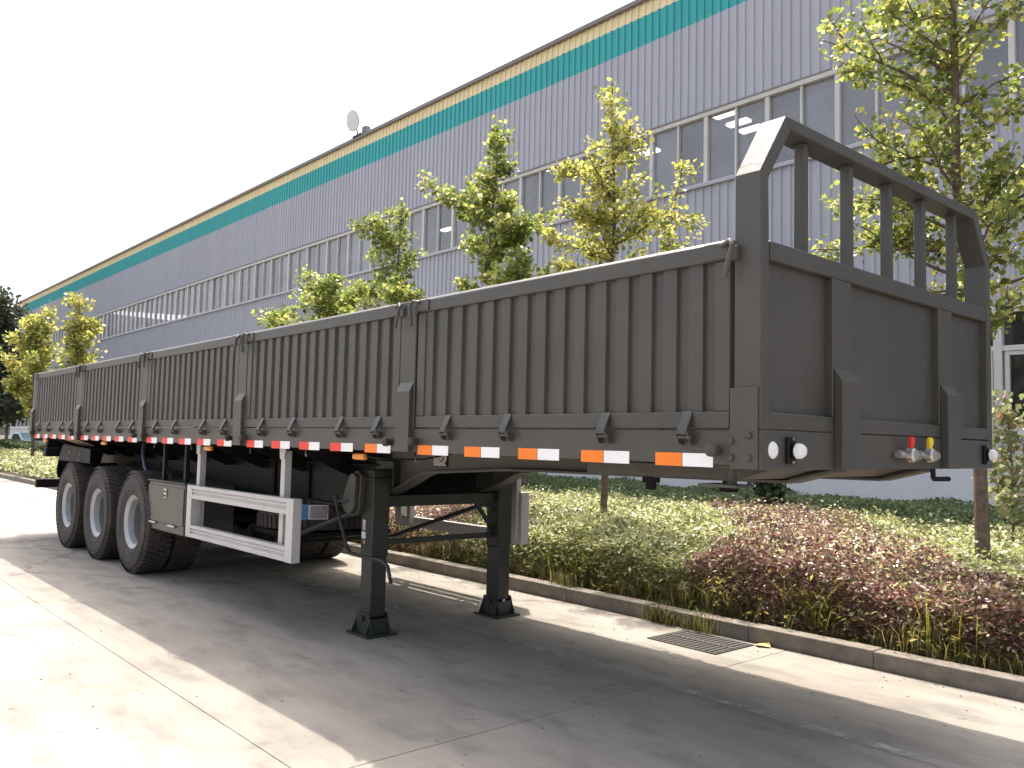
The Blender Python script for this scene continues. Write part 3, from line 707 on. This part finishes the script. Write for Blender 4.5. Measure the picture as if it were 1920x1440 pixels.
# (fine print on the paper sticker)
mb.build('sticker_print', greyp, lg, smooth=False)
MB().prism([(-3.845, .725), (-3.83, .708), (-3.845, .691), (-3.86, .708)], 'Y', .532, .534).build('warning_mark', M('mark', (.55, .42, .22), .5), lg, smooth=False)
MB().box(-3.707, -3.705, 1.86, 1.885, .135, .15).build('sticker', paper, lg2, smooth=False)
prt(MB().box(-3.84, -3.79, .69, 1.81, .975, 1.065), 'cross_tube', oliveg, .005)
prt(MB().box(-3.84, -3.815, .69, 1.81, .675, .72), 'tie_bar', oliveg, .003)
prt(MB().tube([(-3.80, 1.81, .74), (-3.8, 1.55, 1.05)], .02, 4).tube([(-3.80, 1.81, .9), (-3.8, 1.62, 1.02)], .016, 4), 'brace', oliveg, 0)
prt(MB().tube([(-3.82, .64, 1.0), (-4.6, .62, .78), (-5.5, .60, .52)], .022, 8), 'brace', oliveg, 0)
prt(MB().tube([(-3.82, 1.86, 1.0), (-5.5, 1.90, .52)], .022, 8), 'brace', oliveg, 0)
prt(MB().tube([(-5.5, .5, .52), (-5.5, 2.0, .52)], .02, 8), 'cross_tube', oliveg, 0)

# ================================================================== VEGETATION
RNG = np.random.default_rng(11)
def leaves(name, P, size, mats, mi, parent=None, up=.4, kind='stuff', fold=.25, wide=.62, dirs=None, seed=0):
    """one leaf = a folded kite (2 triangles pairs) at each point of P"""
    g = np.random.default_rng(seed+3); N = len(P); P = np.asarray(P, float)
    size = np.broadcast_to(size, (N,))[:, None]
    if dirs is None:
        d = g.normal(size=(N, 3)); d[:, 2] = d[:, 2]*.6
    else: d = dirs+g.normal(size=(N, 3))*.45
    d /= np.linalg.norm(d, axis=1)[:, None]
    n = g.normal(size=(N, 3)); n[:, 2] = np.abs(n[:, 2])+up
    n -= d*(n*d).sum(1)[:, None]; n /= np.linalg.norm(n, axis=1)[:, None]
    s = np.cross(n, d); size = size*g.uniform(.55, 1.35, (N, 1))
    V = np.empty((N, 4, 3)); V[:, 0] = P; V[:, 1] = P+d*size*.55+s*size*wide*.5+n*size*fold*.5
    V[:, 2] = P+d*size; V[:, 3] = P+d*size*.55-s*size*wide*.5+n*size*fold*.5
    org = np.array([V[:, :, 0].mean(), V[:, :, 1].mean(), V[:, :, 2].min()]); V -= org
    me = bpy.data.meshes.new(name); me.vertices.add(4*N); me.vertices.foreach_set('co', V.ravel().astype(np.float32))
    b = np.arange(N)*4; T = np.stack([b, b+1, b+2, b, b+2, b+3], 1).ravel().astype(np.int32)
    me.loops.add(6*N); me.loops.foreach_set('vertex_index', T)
    me.polygons.add(2*N); me.polygons.foreach_set('loop_start', np.arange(0, 6*N, 3, dtype=np.int32))
    try: me.polygons.foreach_set('loop_total', np.full(2*N, 3, np.int32))
    except Exception: pass
    for m in mats: me.materials.append(m)
    me.polygons.foreach_set('material_index', np.repeat(np.broadcast_to(mi, (N,)), 2).astype(np.int32))
    me.update(calc_edges=True); me.validate()
    o = bpy.data.objects.new(name, me); COL.objects.link(o); org = Vector(org); WPOS[o.name] = org
    if parent is not None: o.parent = parent; o.location = org-wpos(parent)
    else: o.location = org
    if kind: o['kind'] = kind
    return o
lf_green = leafmat('groundcover_green', (.10, .13, .05), (.40, .42, .20), (.78, .75, .56), .38, .28, .6)
lf_red = leafmat('groundcover_red', (.065, .036, .036), (.27, .15, .115), (.60, .52, .40), .32, .3, .6)
lf_hedge = leafmat('hedge_green', (.06, .095, .045), (.18, .23, .11), None, .3, .5)
lf_ginkgo = leafmat('ginkgo_green', (.07, .10, .03), (.20, .25, .07), (.42, .43, .18), .5, .4, .5)
lf_gyel = leafmat('ginkgo_yellow', (.17, .185, .05), (.35, .35, .11), (.55, .52, .22), .5, .4, .5)
lf_dark = leafmat('dark_leaf', (.03, .045, .03), (.07, .09, .05), None, .25, .5)
lf_grass = leafmat('grass_blade', (.08, .085, .03), (.17, .16, .06), (.28, .22, .11), .45, .5)
lf_rose = leafmat('rose_leaf', (.12, .15, .07), (.30, .32, .17), (.35, .22, .14), .45, .4)
petal = leafmat('petal', (.75, .55, .5), (.85, .78, .72), None, .3, .6)

def vnoise(x, y, s, seed):
    """smooth value noise"""
    g = np.random.default_rng(seed); T = g.random((64, 64)); x = x*s+100; y = y*s+100
    xi = np.floor(x).astype(int); yi = np.floor(y).astype(int); fx = x-xi; fy = y-yi
    fx = fx*fx*(3-2*fx); fy = fy*fy*(3-2*fy)
    a = T[xi % 64, yi % 64]; b = T[(xi+1) % 64, yi % 64]; c = T[xi % 64, (yi+1) % 64]; d = T[(xi+1) % 64, (yi+1) % 64]
    return (a*(1-fx)+b*fx)*(1-fy)+(c*(1-fx)+d*fx)*fy
def inpoly(x, y, poly):
    r = np.zeros(len(x), bool); n = len(poly)
    for i in range(n):
        (x1, y1), (x2, y2) = poly[i], poly[(i+1) % n]
        c = ((y1 > y) != (y2 > y)) & (x < (x2-x1)*(y-y1)/(y2-y1+1e-12)+x1); r ^= c
    return r
REDA = [(-6.9, 9), (-5.5, 7.4), (-3.8, 5.6), (-2.75, 3.6), (-2.2, 2.9), (.1, 2.9), (-.3, 3.7), (-1.5, 5.25), (-4.1, 8.3), (-5, 9)]
REDB = [(-9.9, 5.6), (-9, 6.2), (-7.6, 5.9), (-7.0, 4.1), (-6.2, 2.9), (-8.4, 2.9), (-9.4, 4.4)]
def is_red(x, y):
    xx = x+(vnoise(x, y, 1.7, 3)-.5)*.9+(vnoise(x, y, 6, 13)-.5)*.35; yy = y+(vnoise(x, y, 1.7, 4)-.5)*.9
    return inpoly(xx, yy, REDA) | inpoly(xx, yy, REDB)
def bedh(x, y):
    h = .30+.16*vnoise(x, y, 1.1, 5)+.17*vnoise(x, y, 2.6, 6)+.08*vnoise(x, y, 7, 16)
    h = h+.05*is_red(x, y)
    t = np.clip((y-3.1)/.30, 0, 1); edge = .42+.58*np.sqrt(t)
    # gap of bare soil / weeds at the kerb
    return .07+h*edge
def bed_points(x0, x1, y0, y1, dens):
    N = int((x1-x0)*(y1-y0)*dens); x = RNG.uniform(x0, x1, N); y = RNG.uniform(y0, y1, N)
    return x, y
def layer(x, y, h):
    u = RNG.random(len(x)); dz = np.where(u < .62, RNG.exponential(.022, len(x)), RNG.uniform(0, 1, len(x))*h*.9)
    z = np.maximum(h-dz, .075); spike = (RNG.random(len(x)) < .07)*RNG.uniform(0, .15, len(x))
    return z+spike
G, Rd = [], []
sz_g, sz_r = [], []
for (a, b, y0, y1, dn, s) in ((-5.2, .9, 3.1, 5.6, 6000, .047), (-9.5, -5.2, 3.1, 5.6, 3200, .051), (-5.2, .9, 5.6, 8.7, 3000, .050), (-14, -5.2, 5.6, 8.7, 1500, .056), (-14, -9.5, 3.1, 5.6, 1800, .052)):
    x, y = bed_points(a, b, y0, y1, dn); h = bedh(x, y); z = layer(x, y, h); r = is_red(x, y)
    r = r ^ (RNG.random(len(x)) < np.where(r, .16, .04))
    P = np.stack([x, y, z], 1)
    G.append(P[~r]); sz_g.append(np.full((~r).sum(), s)); Rd.append(P[r]); sz_r.append(np.full(r.sum(), s*.8))
for (a, b, dn, s) in ((-5.2, .9, 4300, .046), (-10, -5.2, 3200, .042)):
    # leaves facing the kerb, all the way down
    N = int((b-a)*dn*.55); x = RNG.uniform(a, b, N); y = 3.12+np.abs(RNG.normal(0, .09, N))+.06*vnoise(x, x*0, 2.2, 9); h = bedh(x, y+.12)
    z = .08+RNG.random(N)*(h-.06); r = is_red(x, y+.2); P = np.stack([x, y, z], 1)
    G.append(P[~r]); sz_g.append(np.full((~r).sum(), s)); Rd.append(P[r]); sz_r.append(np.full(r.sum(), s*.9))
o = leaves('green_ground_cover', np.concatenate(G), np.concatenate(sz_g), [lf_green], 0, up=.9, seed=1)
tag(o, 'pale green variegated ground cover shrubs filling the raised bed behind the kerb', 'ground cover')
o = leaves('red_ground_cover', np.concatenate(Rd), np.concatenate(sz_r), [lf_red], 0, up=.9, seed=2)
tag(o, 'dark red leaved ground cover winding as a wavy band through the green bed', 'ground cover')
# far part of the bed
N = 60000; x = -14-46*RNG.random(N)**1.4; y = RNG.uniform(3.05, 9, N); z = .1+.36*RNG.random(N)+.25*vnoise(x, y, .5, 21)*RNG.random(N)
o = leaves('far_ground_cover', np.stack([x, y, z], 1), .10, [lf_green], 0, up=.9, seed=3)
tag(o, 'light green low shrubs in the bed far beyond the rear of the trailer', 'ground cover')
N = 26000; x = -62+38*RNG.random(N); y = 8.0+.8*RNG.random(N); h = .75+.3*vnoise(x, y, .8, 35)
o = leaves('far_hedge', np.stack([x, y, np.maximum(h-RNG.exponential(.18, N), .1)], 1), .11, [lf_hedge], 0, up=.8, seed=14)
tag(o, 'greyish green hedge in front of the parked cars at the far left', 'hedge')
# hedge along the wall
N = 60000; x = -15+17.5*RNG.random(N); y = RNG.uniform(8.8, 11.75, N); h = .62+.16*vnoise(x, y, 1.3, 31)-.18*np.clip((9.6-y)/.8, 0, 1)
z = np.maximum(h-RNG.exponential(.05, N), .1)
o = leaves('wall_hedge', np.stack([x, y, z], 1), .065, [lf_hedge], 0, up=.8, seed=4)
tag(o, 'low dark green hedge in the shade along the foot of the white wall', 'hedge')
MB().box(-15, 2.5, 9.3, 11.8, .07, .45).build('hedge_core', soil, smooth=False, kind='structure')
# grass blades and weeds along the kerb
def blades(P, L, seed, spread=.35):
    g = np.random.default_rng(seed); N = len(P); a = g.uniform(0, 2*np.pi, N); lean = g.uniform(.05, spread, N)*L
    d = np.stack([np.cos(a), np.sin(a), a*0], 1); w = np.stack([-np.sin(a), np.cos(a), a*0], 1)*.0022*(1+g.random((N, 1)))
    up_ = np.array([0, 0, 1.]); L = L[:, None]; lean = lean[:, None]
    V = np.empty((N, 5, 3)); V[:, 0] = P-w; V[:, 1] = P+w; V[:, 2] = P+d*lean*.35+up_*L*.6+w*.8; V[:, 3] = P+d*lean*.35+up_*L*.6-w*.8; V[:, 4] = P+d*lean*1.2+up_*L*(1-.15*(lean/L))
    return V
def blade_obj(name, P, L, seed, mats=None, spread=.35, kind='stuff', parent=None):
    V = blades(P, L, seed, spread); N = len(V); org = np.array([V[..., 0].mean(), V[..., 1].mean(), V[..., 2].min()]); V = V-org
    fs = []
    for i in range(N): b = 5*i; fs += [(b, b+1, b+2, b+3), (b+3, b+2, b+4)]
    me = bpy.data.meshes.new(name); me.from_pydata(V.reshape(-1, 3).tolist(), [], fs)
    for m in (mats or [lf_grass]): me.materials.append(m)
    o = bpy.data.objects.new(name, me); COL.objects.link(o); WPOS[o.name] = Vector(org); o.location = org
    if parent is not None: o.parent = parent; o.location = Vector(org)-wpos(parent)
    if kind: o['kind'] = kind
    return o
N = 5200; x = RNG.uniform(-9, .9, N); dn_ = vnoise(x, x*0, 1.6, 41); k = RNG.random(N) < np.clip((dn_-.25)*1.9, .05, 1); x = x[k]; N = len(x)
y = 3.03+np.abs(RNG.normal(0, .13, N)); P = np.stack([x, y, np.full(N, .08)], 1)
o = blade_obj('weed_grass', P, RNG.uniform(.07, .33, N)*(.55+.8*vnoise(x, x*0, 2.7, 43)), 5, spread=.95)
tag(o, 'yellowish wild grass growing between the kerb and the shrubs', 'grass')
# bright weeds inside the bed
pp = []
for (cx_, cy_, n_, r_) in ((-1.52, 3.25, 170, .2), (-4.15, 3.35, 260, .3), (-6.6, 5.9, 300, .35), (-.55, 3.2, 70, .2), (-2.9, 3.3, 120, .25), (-1.1, 5.0, 150, .25)):
    q = RNG.normal(0, r_*.6, (n_, 2)); pp.append(np.stack([cx_+q[:, 0], cy_+q[:, 1]*.7, np.full(n_, .15)], 1))
P = np.concatenate(pp)
o = blade_obj('bright_weed', P, RNG.uniform(.15, .42, len(P)), 6, mats=[leafmat('weed', (.14, .18, .03), (.28, .30, .05), None, .5)], spread=.95)
tag(o, 'bright yellow-green tall weeds poking out of the shrub bed', 'weeds')
wp = []; rr = random.Random(77)
for i in range(150):
    bx = rr.uniform(-8.5, .85); by = 3.07+abs(rr.gauss(0, .09)); hh = rr.uniform(.12, .52)*(1 if vnoise(np.array([bx]), np.array([0.]), 1.2, 91)[0] > .42 else .45); lx, ly = rr.gauss(0, .10), rr.gauss(-.05, .08)
    for j in range(int(hh*70)):
        t_ = rr.random(); wp.append((bx+lx*t_+rr.gauss(0, .03+.02*(1-t_)), by+ly*t_+rr.gauss(0, .03), .08+hh*t_))
for (cx_, cy_, n_, r_) in ((-1.55, 3.3, 420, .17), (-4.2, 3.35, 500, .3), (-6.6, 5.9, 300, .4), (-.5, 3.2, 160, .2), (-2.2, 3.25, 160, .2)):
    for j in range(n_): wp.append((cx_+rr.gauss(0, r_), cy_+rr.gauss(0, r_*.5), rr.uniform(.15, .55)))
o = leaves('leafy_weed', wp, .050, [leafmat('weed_leaf', (.09, .10, .03), (.22, .21, .07), (.36, .30, .12), .45)], 0, up=.3, wide=.38, seed=33)
tag(o, 'shaggy olive and yellow leafy weeds along the top edge of the kerb', 'weeds')
for (cx_, cy_, n_, lab) in ((-2.72, 2.80, 170, 'larger dry grass tuft growing from the gutter beside the drain grate'), (-2.33, 2.79, 120, 'small grass tuft in the gutter right above the drain grate'), (-4.05, 2.92, 120, 'thin grass tuft spilling over the kerb near the far landing leg')):
    q = RNG.normal(0, .075, (n_, 2)); o = blade_obj('grass_tuft', np.stack([cx_+q[:, 0]*1.3, cy_+q[:, 1]*.35, np.full(n_, .002 if cy_ < 2.9 else .10)], 1), RNG.uniform(.07, .22, n_), int(n_), spread=.8, kind=None)
    tag(o, lab, 'grass tuft', 'grass tufts in the gutter')
o = MB().add([(-1.80, 2.76, .006), (-1.74, 2.72, .02), (-1.66, 2.77, .008), (-1.71, 2.83, .03)], [(0, 1, 2), (0, 2, 3)]).build('fallen_leaf', M('dry_leaf', (.65, .48, .12), .7), smooth=False)
tag(o, 'single dry yellow leaf lying on the concrete near the kerb', 'leaf')
# pebbles and litter specks on the concrete
mb = MB(); rr = random.Random(9)
for i in range(420):
    x_, y_ = rr.uniform(-12, .8), rr.choice([rr.uniform(-1.9, 2.8), 2.8-abs(rr.gauss(0, .18))]); s_ = rr.uniform(.003, .010)
    mb.add([(x_-s_, y_, .001), (x_, y_-s_*.8, .001), (x_+s_*1.2, y_, .001), (x_, y_+s_, .001), (x_, y_, .001+s_*.8)], [(0, 1, 4), (1, 2, 4), (2, 3, 4), (3, 0, 4)])
tag(mb.build('grit', kerbm, smooth=False, kind='stuff'), 'small grit and crumbs scattered over the concrete', 'grit')

# ---- trees
def tree(name, x, y, h, z0, rad, label, seed, group, leafmats=(lf_ginkgo,), weights=(1.,), n=7000, size=.062, trunk=.055, lean=(0, 0), specials=(), nb=26, prof=None, tuft=.085, rise=.45):
    g = random.Random(seed); e = empty(name, (x, y, .07), label, 'tree', group)
    top = Vector((x+lean[0]*h, y+lean[1]*h, h))
    def tp(z): t = (z-.05)/(h-.05); return Vector((x+lean[0]*z+.03*math.sin(z*2+seed), y+lean[1]*z+.03*math.cos(z*1.7+seed), z))
    mb = MB(); zs = [.05, .2, .6]+[.6+(h-.6)*i/9 for i in range(1, 10)]
    mb.tube([tp(z) for z in zs], [max(.008, trunk*(1.25 if z < .1 else 1)*(1-.86*(z/h)**1.1))*(1+.08*math.sin(z*9+seed)) for z in zs], 9)
    segs = []
    def branch(p0, d, Lb, r0, depth):
        pts = [p0]; d = d.normalized(); k = 5
        for i in range(k):
            d = (d+Vector((g.gauss(0, .13), g.gauss(0, .13), g.gauss(.03, .1)))).normalized(); pts.append(pts[-1]+d*Lb/k)
        mb.tube(pts, [max(.0025, r0*(1-.8*i/k)) for i in range(k+1)], 5)
        for a, b in zip(pts, pts[1:]): segs.append((a, b))
        if depth < 2:
            for i in range(3 if depth == 0 else 2):
                t = g.uniform(.25, .95); j = min(int(t*k), k-1); q = pts[j].lerp(pts[j+1], t*k-j)
                dd = (d+Vector((g.gauss(0, .8), g.gauss(0, .8), g.gauss(.15, .5))))
                if Lb*.42 > .12: branch(q, dd, Lb*g.uniform(.25, .5), r0*.5, depth+1)
    for i in range(nb):
        t = (i+g.random())/nb; z = z0+(h-z0)*t*.97; a = i*2.4+g.uniform(-.5, .5)
        pr_ = prof(t) if prof else (1-t)**.75*.9+.12
        Lb = rad*pr_*g.uniform(.65, 1.2)
        branch(tp(z), Vector((math.cos(a), math.sin(a), g.uniform(rise*.5, rise*1.5))), Lb, trunk*.34*(1-.6*t), 0 if Lb > .35 else 1)
    for (z, dx, dy, dz) in specials:
        v = Vector((dx, dy, dz)); branch(tp(z), v, v.length, trunk*.35, 0); branch(tp(z+.05), v*.9, v.length*.75, trunk*.3, 0)
    for i in range(6): segs.append((tp(h-.6+.1*i), tp(h-.5+.1*i)))
    mb.build('trunk', bark, e)
    A = np.array([list(a)+list(b) for a, b in segs]); Ls = np.linalg.norm(A[:, 3:]-A[:, :3], axis=1); pr2 = Ls/Ls.sum()
    q = np.random.default_rng(seed); nt_ = max(1, n//7); idx = q.choice(len(A), nt_, p=pr2); u_ = q.random((nt_, 1))
    cpt = A[idx, :3]*(1-u_)+A[idx, 3:]*u_
    P = np.repeat(cpt, 7, 0)+q.normal(0, tuft*.55, (nt_*7, 3)); D = (P-np.repeat(cpt, 7, 0)); D /= np.linalg.norm(D, axis=1)[:, None]+1e-9
    mi = np.repeat(q.choice(len(leafmats), nt_, p=np.array(weights)/sum(weights)), 7)
    leaves('crown', P, size, list(leafmats), mi, e, up=.5, dirs=D, wide=1.0, seed=seed, kind=None)
    return e
GT = 'young ginkgo trees in the bed beside the factory'
mix = (lf_ginkgo, lf_gyel)
tree('ginkgo_tree', -.86, 4.9, 8.2, 2.5, 1.15, 'tallest leafy green ginkgo tree at the right edge, trunk standing past the headboard', 3, GT, mix, (3, 1), 11500, .056, .062, (-.05, 0), ((3.3, -1.35, -.1, .15), (4.75, -1.15, -.5, .35), (4.95, -.8, .1, .5), (4.2, -.8, .1, .1), (3.7, -.8, -.1, .1), (5.5, -.75, 0, .2), (3.1, .5, -.5, .1), (3.6, .7, -.3, .1), (2.6, .35, -.35, .0), (2.9, -.6, -.2, .1)), 44, lambda t: 1.05-.65*t)
tree('ginkgo_tree', -5.38, 4.9, 6.15, 2.5, 1.0, 'yellowest airy ginkgo tree above the front side panel of the trailer', 18, GT, mix, (1, 4), 7200, .060, .055, (.025, 0), ((3.4, 1.75, -.1, .05), (4.05, 1.2, -.2, .1), (4.0, -1.1, .1, .0), (4.95, -.85, .1, .2), (5.1, .7, -.2, .25), (4.6, .2, -.9, .05), (4.3, .1, -.95, .0)), 26, lambda t: .95-.62*t, .075, .35)
tree('ginkgo_tree', -7.62, 4.9, 6.25, 2.5, 1.05, 'dense green ginkgo tree left of the yellow one, with a thin bare tip', 15, GT, mix, (5, 1), 9800, .066, .052, (0, 0), ((4.7, -1.0, 0, .65), (4.2, 1.1, -.2, .3), (3.6, 1.0, -.1, .2)), 26)
tree('ginkgo_tree', -10.12, 4.9, 5.55, 2.5, .72, 'slim green ginkgo tree above the post between first and second side panels', 22, GT, mix, (5, 1), 5600, .066, .045, (0, 0), ((4.75, -.95, 0, .5), (3.75, 1.0, -.1, .15), (4.0, -1.0, 0, .1)), 24)
tree('ginkgo_tree', -12.75, 4.9, 4.45, 2.4, .85, 'short round-topped ginkgo tree with an arching branch, left of the slim one', 29, GT, mix, (4, 1), 6200, .072, .045, (0, 0), ((4.2, .95, -.1, .0), (4.0, .8, 0, .0), (3.6, -.6, 0, .0)), 20, lambda t: .75+.3*math.sin(t*2.6), .09, .15)
FT = 'yellow-green trees beyond the rear of the trailer'
tree('ginkgo_tree', -29.9, 4.9, 6.1, 1.4, 1.5, 'bright yellow-green tree rising just behind the rear corner of the trailer', 36, FT, mix, (1, 4), 4200, .13, .07, (0, 0), (), 26, lambda t: .8-.5*t, .16, 1.0)
tree('ginkgo_tree', -35.6, 4.9, 5.9, 1.6, 2.0, 'broad yellow-green tree left of the one behind the rear corner', 43, FT, mix, (1, 3), 5200, .14, .08, (0, 0), (), 30, lambda t: .9-.5*t, .18, .8)
tree('evergreen_tree', -42.5, 4.9, 7.6, 1.6, 2.1, 'tall dark evergreen tree at the left edge of the photo', 50, 'dark trees at the far left', (lf_dark,), (1,), 9000, .17, .14, (0, 0), (), 40, lambda t: 1.0-.6*t, .24, .3)
tree('evergreen_tree', -50, 5.5, 8.6, 1.6, 2.6, 'second dark evergreen tree, partly hidden behind the one at the left edge', 57, 'dark trees at the far left', (lf_dark,), (1,), 8000, .2, .16, (0, 0), (), 40, lambda t: 1.0-.55*t, .3, .3)
tree('evergreen_tree', -58, 6.5, 8.8, 1.6, 2.8, 'farthest dark evergreen tree beyond the end of the bed', 64, 'dark trees at the far left', (lf_dark,), (1,), 7000, .22, .16, (0, 0), (), 40, lambda t: 1.0-.55*t, .3, .3)
for i, (x_, y_, s_) in enumerate(((-12.0, 9.6, 71), (-13.3, 10.3, 72), (-14.4, 10.0, 73), (-11.3, 9.0, 74))):
    tree('sapling', x_, y_, 2.7+.2*i, 1.5, .5, ('thin sapling in the shaded hedge seen under the trailer, %s' % ('second from the right', 'second from the left', 'leftmost of four', 'rightmost of four')[i]), s_, 'thin saplings in the hedge', (lf_hedge,), (1,), 900, .07, .03, (0, 0), (), 10)
# shrubs by the wall
def shrub(name, x, y, h, r, label, mats, w, n, size, seed, z0=.25):
    return tree(name, x, y, h, z0, r, label, seed, 'single shrubs by the factory wall', mats, w, n, size, .022, (0, 0), (), 16, lambda t: .9-.3*t, .1, .8)
o = shrub('rose_shrub', -1.5, 7.3, 2.0, .55, 'pale leafy rose bush with whitish blooms under the ground-floor window at right', (lf_rose, petal), (30, 1), 1100, .07, 81, .7)
o['category'] = 'shrub'
o = shrub('dark_shrub', -5.6, 9.1, 1.05, .5, 'small dark green bush in front of the hedge under the kingpin', (lf_dark, lf_hedge), (2, 1), 1600, .08, 88); o['category'] = 'shrub'

# ---- far parked cars and street lamp
def car(x, y, colm, label):
    e = empty('parked_car', (x, y, 0), label, 'car', 'cars parked far beyond the bed')
    mb = MB(); mb.prism([(-2.1, .35), (-2.15, .75), (-1.95, .92), (-1.35, 1.0), (-.75, 1.42), (.75, 1.46), (1.75, 1.05), (2.1, .98), (2.15, .4), (1.9, .3), (-1.9, .3)], 'Y', -.82, .82)
    mb.v = [(a+x, b+y, c) for a, b, c in mb.v]; body = mb.build('body', colm, e, bevel=.06)
    g = MB(); g.prism([(-1.2, 1.0), (-.72, 1.36), (.7, 1.40), (1.5, 1.02)], 'Y', -.835, .835); g.v = [(a+x, b+y, c) for a, b, c in g.v]; g.build('side_window', black, body, bevel=.02)
    for sx in (-1.35, 1.35):
        for sy in (-.72, .72):
            w_ = MB(); w_.lathe([(.001, -.11), (.19, -.11), (.3, -.1), (.32, -.07), (.32, .07), (.3, .1), (.19, .11), (.001, .11)], (x+sx, y+sy, .32), 'Y', 20); w_.build('wheel', rubber, e)
    for sy in (-.6, .6):
        h_ = MB().box(x+2.11, x+2.17, y+sy-.15, y+sy+.15, .62, .78); h_.build('headlight', white, e, bevel=.02)
MB().box(-72, -40, 8.9, 11.9, -.1, .075).build('parking_strip', conc, smooth=False, kind='structure')
car(-54.0, 9.9, M('car_white', (.75, .78, .8), .25, coat=.5), 'white parked car near the factory wall beyond the trailer, nearer of two')
car(-60.0, 9.9, M('car_teal', (.05, .22, .25), .25, coat=.5), 'teal parked car near the factory wall, farther of two')
lp = empty('street_lamp', (-62.3, 9.0, 0), 'thin dark street lamp with two short arms above the dark trees at left', 'street lamp')
MB().tube([(-62.3, 9, 0), (-62.3, 9, 10)], [.11, .06], 8).tube([(-62.3, 9, 9.8), (-63.2, 9, 10.4)], .05, 6).tube([(-62.3, 9, 9.8), (-61.4, 9, 10.4)], .05, 6).build('pole', trimm, lp)
MB().box(-63.7, -63.0, 8.9, 9.1, 10.38, 10.5).build('lamp_head', trimm, lp); MB().box(-61.6, -60.9, 8.9, 9.1, 10.38, 10.5).build('lamp_head', trimm, lp)
